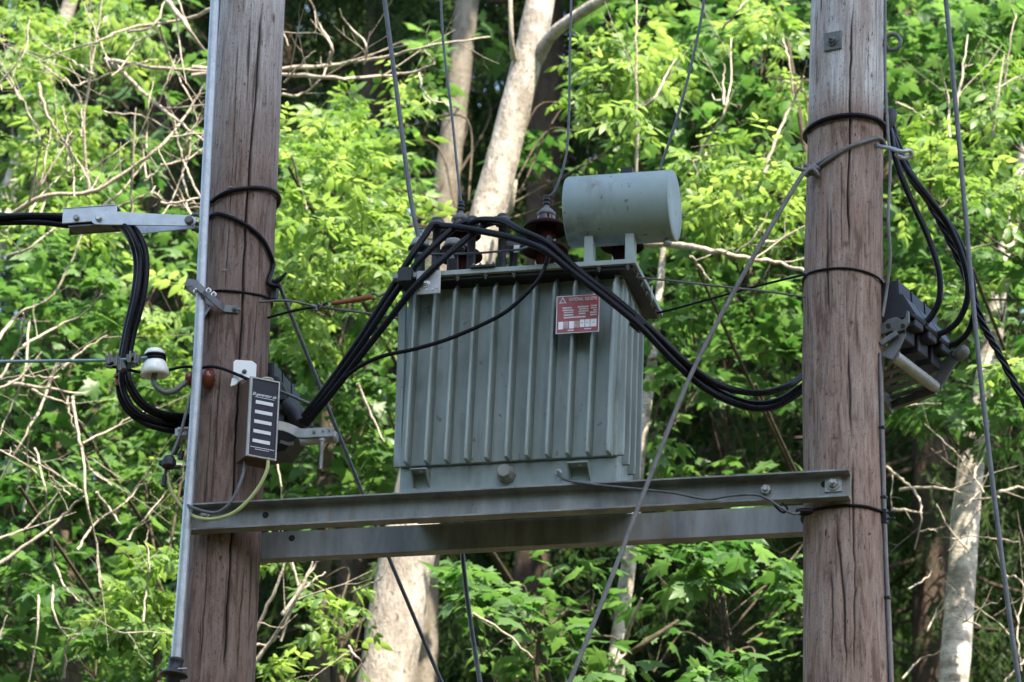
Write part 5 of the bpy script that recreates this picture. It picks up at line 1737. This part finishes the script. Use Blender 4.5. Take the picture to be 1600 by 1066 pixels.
bare('forked bare stems between the drum and the right pole', (1090, 420), 4.4, [
    ([(1090, 330), (1088, 300), (1092, 250), (1105, 220), (1130, 180), (1140, 140), (1142, 60)], .013), ([(1132, 165), (1130, 130), (1133, 100)], .009), ([(1132, 155), (1118, 157), (1112, 146)], .007), ([(1100, 245), (1112, 235), (1122, 222)], .008),
    ([(995, 270), (995, 160), (994, 60), (996, 0)], .011), ([(997, 168), (1020, 160), (1035, 130), (1056, 92)], .012), ([(1195, 270), (1215, 210), (1240, 160), (1255, 120)], .013), ([(1240, 150), (1232, 90), (1222, 60)], .008),
    ([(1130, 45), (1150, 20), (1172, -5)], .009), ([(1095, 250), (1080, 250), (1068, 240)], .006)])
bare('long pale dead bough slanting behind the right end of the drum', (1180, 600), 3.9, [
    ([(900, 378), (1040, 381), (1090, 388), (1150, 400), (1210, 410), (1262, 425)], .026), ([(1190, 378), (1215, 376), (1245, 362)], .010), ([(1080, 400), (1095, 420), (1110, 440)], .010), ([(1150, 395), (1180, 370), (1200, 330)], .008)], 'dead_bough')
bare('bare upright twigs behind the long grey wire at the upper right', (1520, 420), 4.6, [
    ([(1490, 180), (1505, 110), (1512, 55)], .010), ([(1550, 215), (1560, 150), (1568, 85)], .011), ([(1555, 140), (1600, 115)], .008), ([(1485, 215), (1480, 150), (1465, 90)], .008), ([(1570, 130), (1580, 60), (1588, 20)], .007), ([(1505, 105), (1520, 100)], .005),
    ([(1500, 330), (1540, 315), (1590, 270), (1610, 245)], .012), ([(1480, 390), (1520, 388), (1560, 378)], .009), ([(1400, 160), (1430, 175), (1460, 195)], .009), ([(1465, 330), (1485, 310), (1490, 305)], .008)])
bare('broken pinkish twigs right of the lower right pole', (1430, 1100), 5.0, [
    ([(1385, 730), (1410, 750), (1430, 770), (1440, 800), (1430, 860)], .011), ([(1405, 765), (1470, 762), (1500, 770)], .011), ([(1395, 795), (1440, 800)], .011), ([(1440, 830), (1455, 828), (1465, 830)], .006), ([(1560, 770), (1590, 762), (1620, 770)], .012),
    ([(1570, 900), (1595, 908), (1620, 960)], .007), ([(1410, 1060), (1440, 1030), (1470, 1020)], .008), ([(1570, 1066), (1585, 1050), (1600, 1030)], .012), ([(1385, 640), (1430, 633), (1470, 630)], .009), ([(1420, 920), (1450, 900), (1470, 870)], .006)], extra=[(1390, 700, 1600, 1060, 16)])
bare('bare brushwood below the rear beam near the left pole', (420, 1200), 3.8, [
    ([(395, 1040), (430, 990), (465, 930), (490, 875)], .014), ([(440, 960), (480, 915), (510, 895)], .011), ([(455, 940), (495, 880), (503, 862)], .010), ([(400, 985), (430, 920), (450, 870)], .012), ([(440, 1000), (455, 950), (470, 905)], .009), ([(465, 915), (460, 890), (453, 870)], .008),
    ([(390, 1010), (420, 1005), (437, 995)], .009), ([(545, 1010), (560, 1030), (570, 1045)], .008), ([(550, 925), (580, 912), (600, 900)], .007), ([(405, 690), (430, 720), (440, 760)], .009), ([(560, 600), (580, 650), (600, 690)], .010), ([(740, 960), (790, 990), (832, 1028)], .010)], 'brushwood')

# --- unseen tree added outside the frame on the sunny side to shade the poles
sc_ = Vector((0.0, 0, 7.7)) + SUN * 9.5
ts_ = thing('added_shade_tree', (sc_.x + .5, sc_.y - .5, 0), 'broad leafy tree added out of view to shade the poles', 'tree')
trunk([Vector((sc_.x + .5, sc_.y - .5, -.3)), Vector((sc_.x + .4, sc_.y - .3, 6)), sc_], [.3, .24, .1], M_BARKGREY, ts_, 'trunk', 14)
nn = 5200
d = unit(RNG.normal(0, 1, (nn, 3))) * (rnd(nn) ** (1 / 3))[:, None]
pos = np.array(sc_) + d * np.array([2.7, 2.7, 2.4])
nr = unit(SUNN + RNG.normal(0, .5, (nn, 3)))
V, F, k = scatter(T_MAPLE, pos, frames(RNG.normal(0, 1, (nn, 3)), nr), rnd(nn, .2, .34))
o = link('crown', raw_mesh('crown', V, F, M_MAPLE, {'rnd': np.repeat(rnd(nn), k)}), ts_)
o['kind'] = 'stuff'

# --- unseen trees added behind the viewer to block the low sky
for i in range(13):
    a_ = rad(-168 + i * 13)
    x_, y_ = math.cos(a_) * 24 + 3, math.sin(a_) * 17 - 8
    t = thing('sky_block_tree', (x_, y_, 0), 'tall unseen tree added at the back of the viewer to block low sky', 'tree', 'added trees behind the viewer')
    trunk([Vector((x_, y_, -.3)), Vector((x_, y_, 8)), Vector((x_, y_, 15))], [.25, .2, .05], M_BARKSPRUCE, t, 'trunk', 10)
    nn = 1500
    d = unit(RNG.normal(0, 1, (nn, 3))) * (rnd(nn) ** (1 / 3))[:, None]
    pos = np.array([x_, y_, 9.5]) + d * np.array([4.8, 4.8, 9.0])
    V, F, k = scatter(T_MAPLE, pos, frames(RNG.normal(0, 1, (nn, 3)), unit(np.array([0, 0, .6]) + RNG.normal(0, .6, (nn, 3)))), rnd(nn, .5, .9))
    o = link('crown', raw_mesh('crown', V, F, M_MAPLE, {'rnd': np.repeat(rnd(nn), k)}), t)
    o['kind'] = 'stuff'

# --- upper crowns of the trees behind, added above the frame to cast shade
for t, (x, Y, h_, rx) in ((t1, (900, 7.5, 17.5, 2.4)), (t2, (600, 9.0, 19.0, 2.6)), (t11, (1200, 8.5, 18.0, 2.4)), (t14, (1600, 8.0, 17.5, 2.6)), (t5, (150, 8.5, 18.0, 2.6)), (t13, (2000, 7.5, 17.0, 2.8))):
    c_ = P(x, 533, Y)
    c_.z = h_
    nn = 900
    d = unit(RNG.normal(0, 1, (nn, 3))) * (rnd(nn) ** (1 / 3))[:, None]
    pos = np.array(c_) + d * np.array([rx, 1.6, 2.6])
    V, F, k = scatter(T_MAPLE, pos, frames(RNG.normal(0, 1, (nn, 3)), unit(np.array([0, 0, .8]) + RNG.normal(0, .5, (nn, 3)))), rnd(nn, .22, .4))
    o = link('added_upper_crown', raw_mesh('added_upper_crown', V, F, M_MAPLE, {'rnd': np.repeat(rnd(nn), k)}), t)
    o['kind'] = 'stuff'
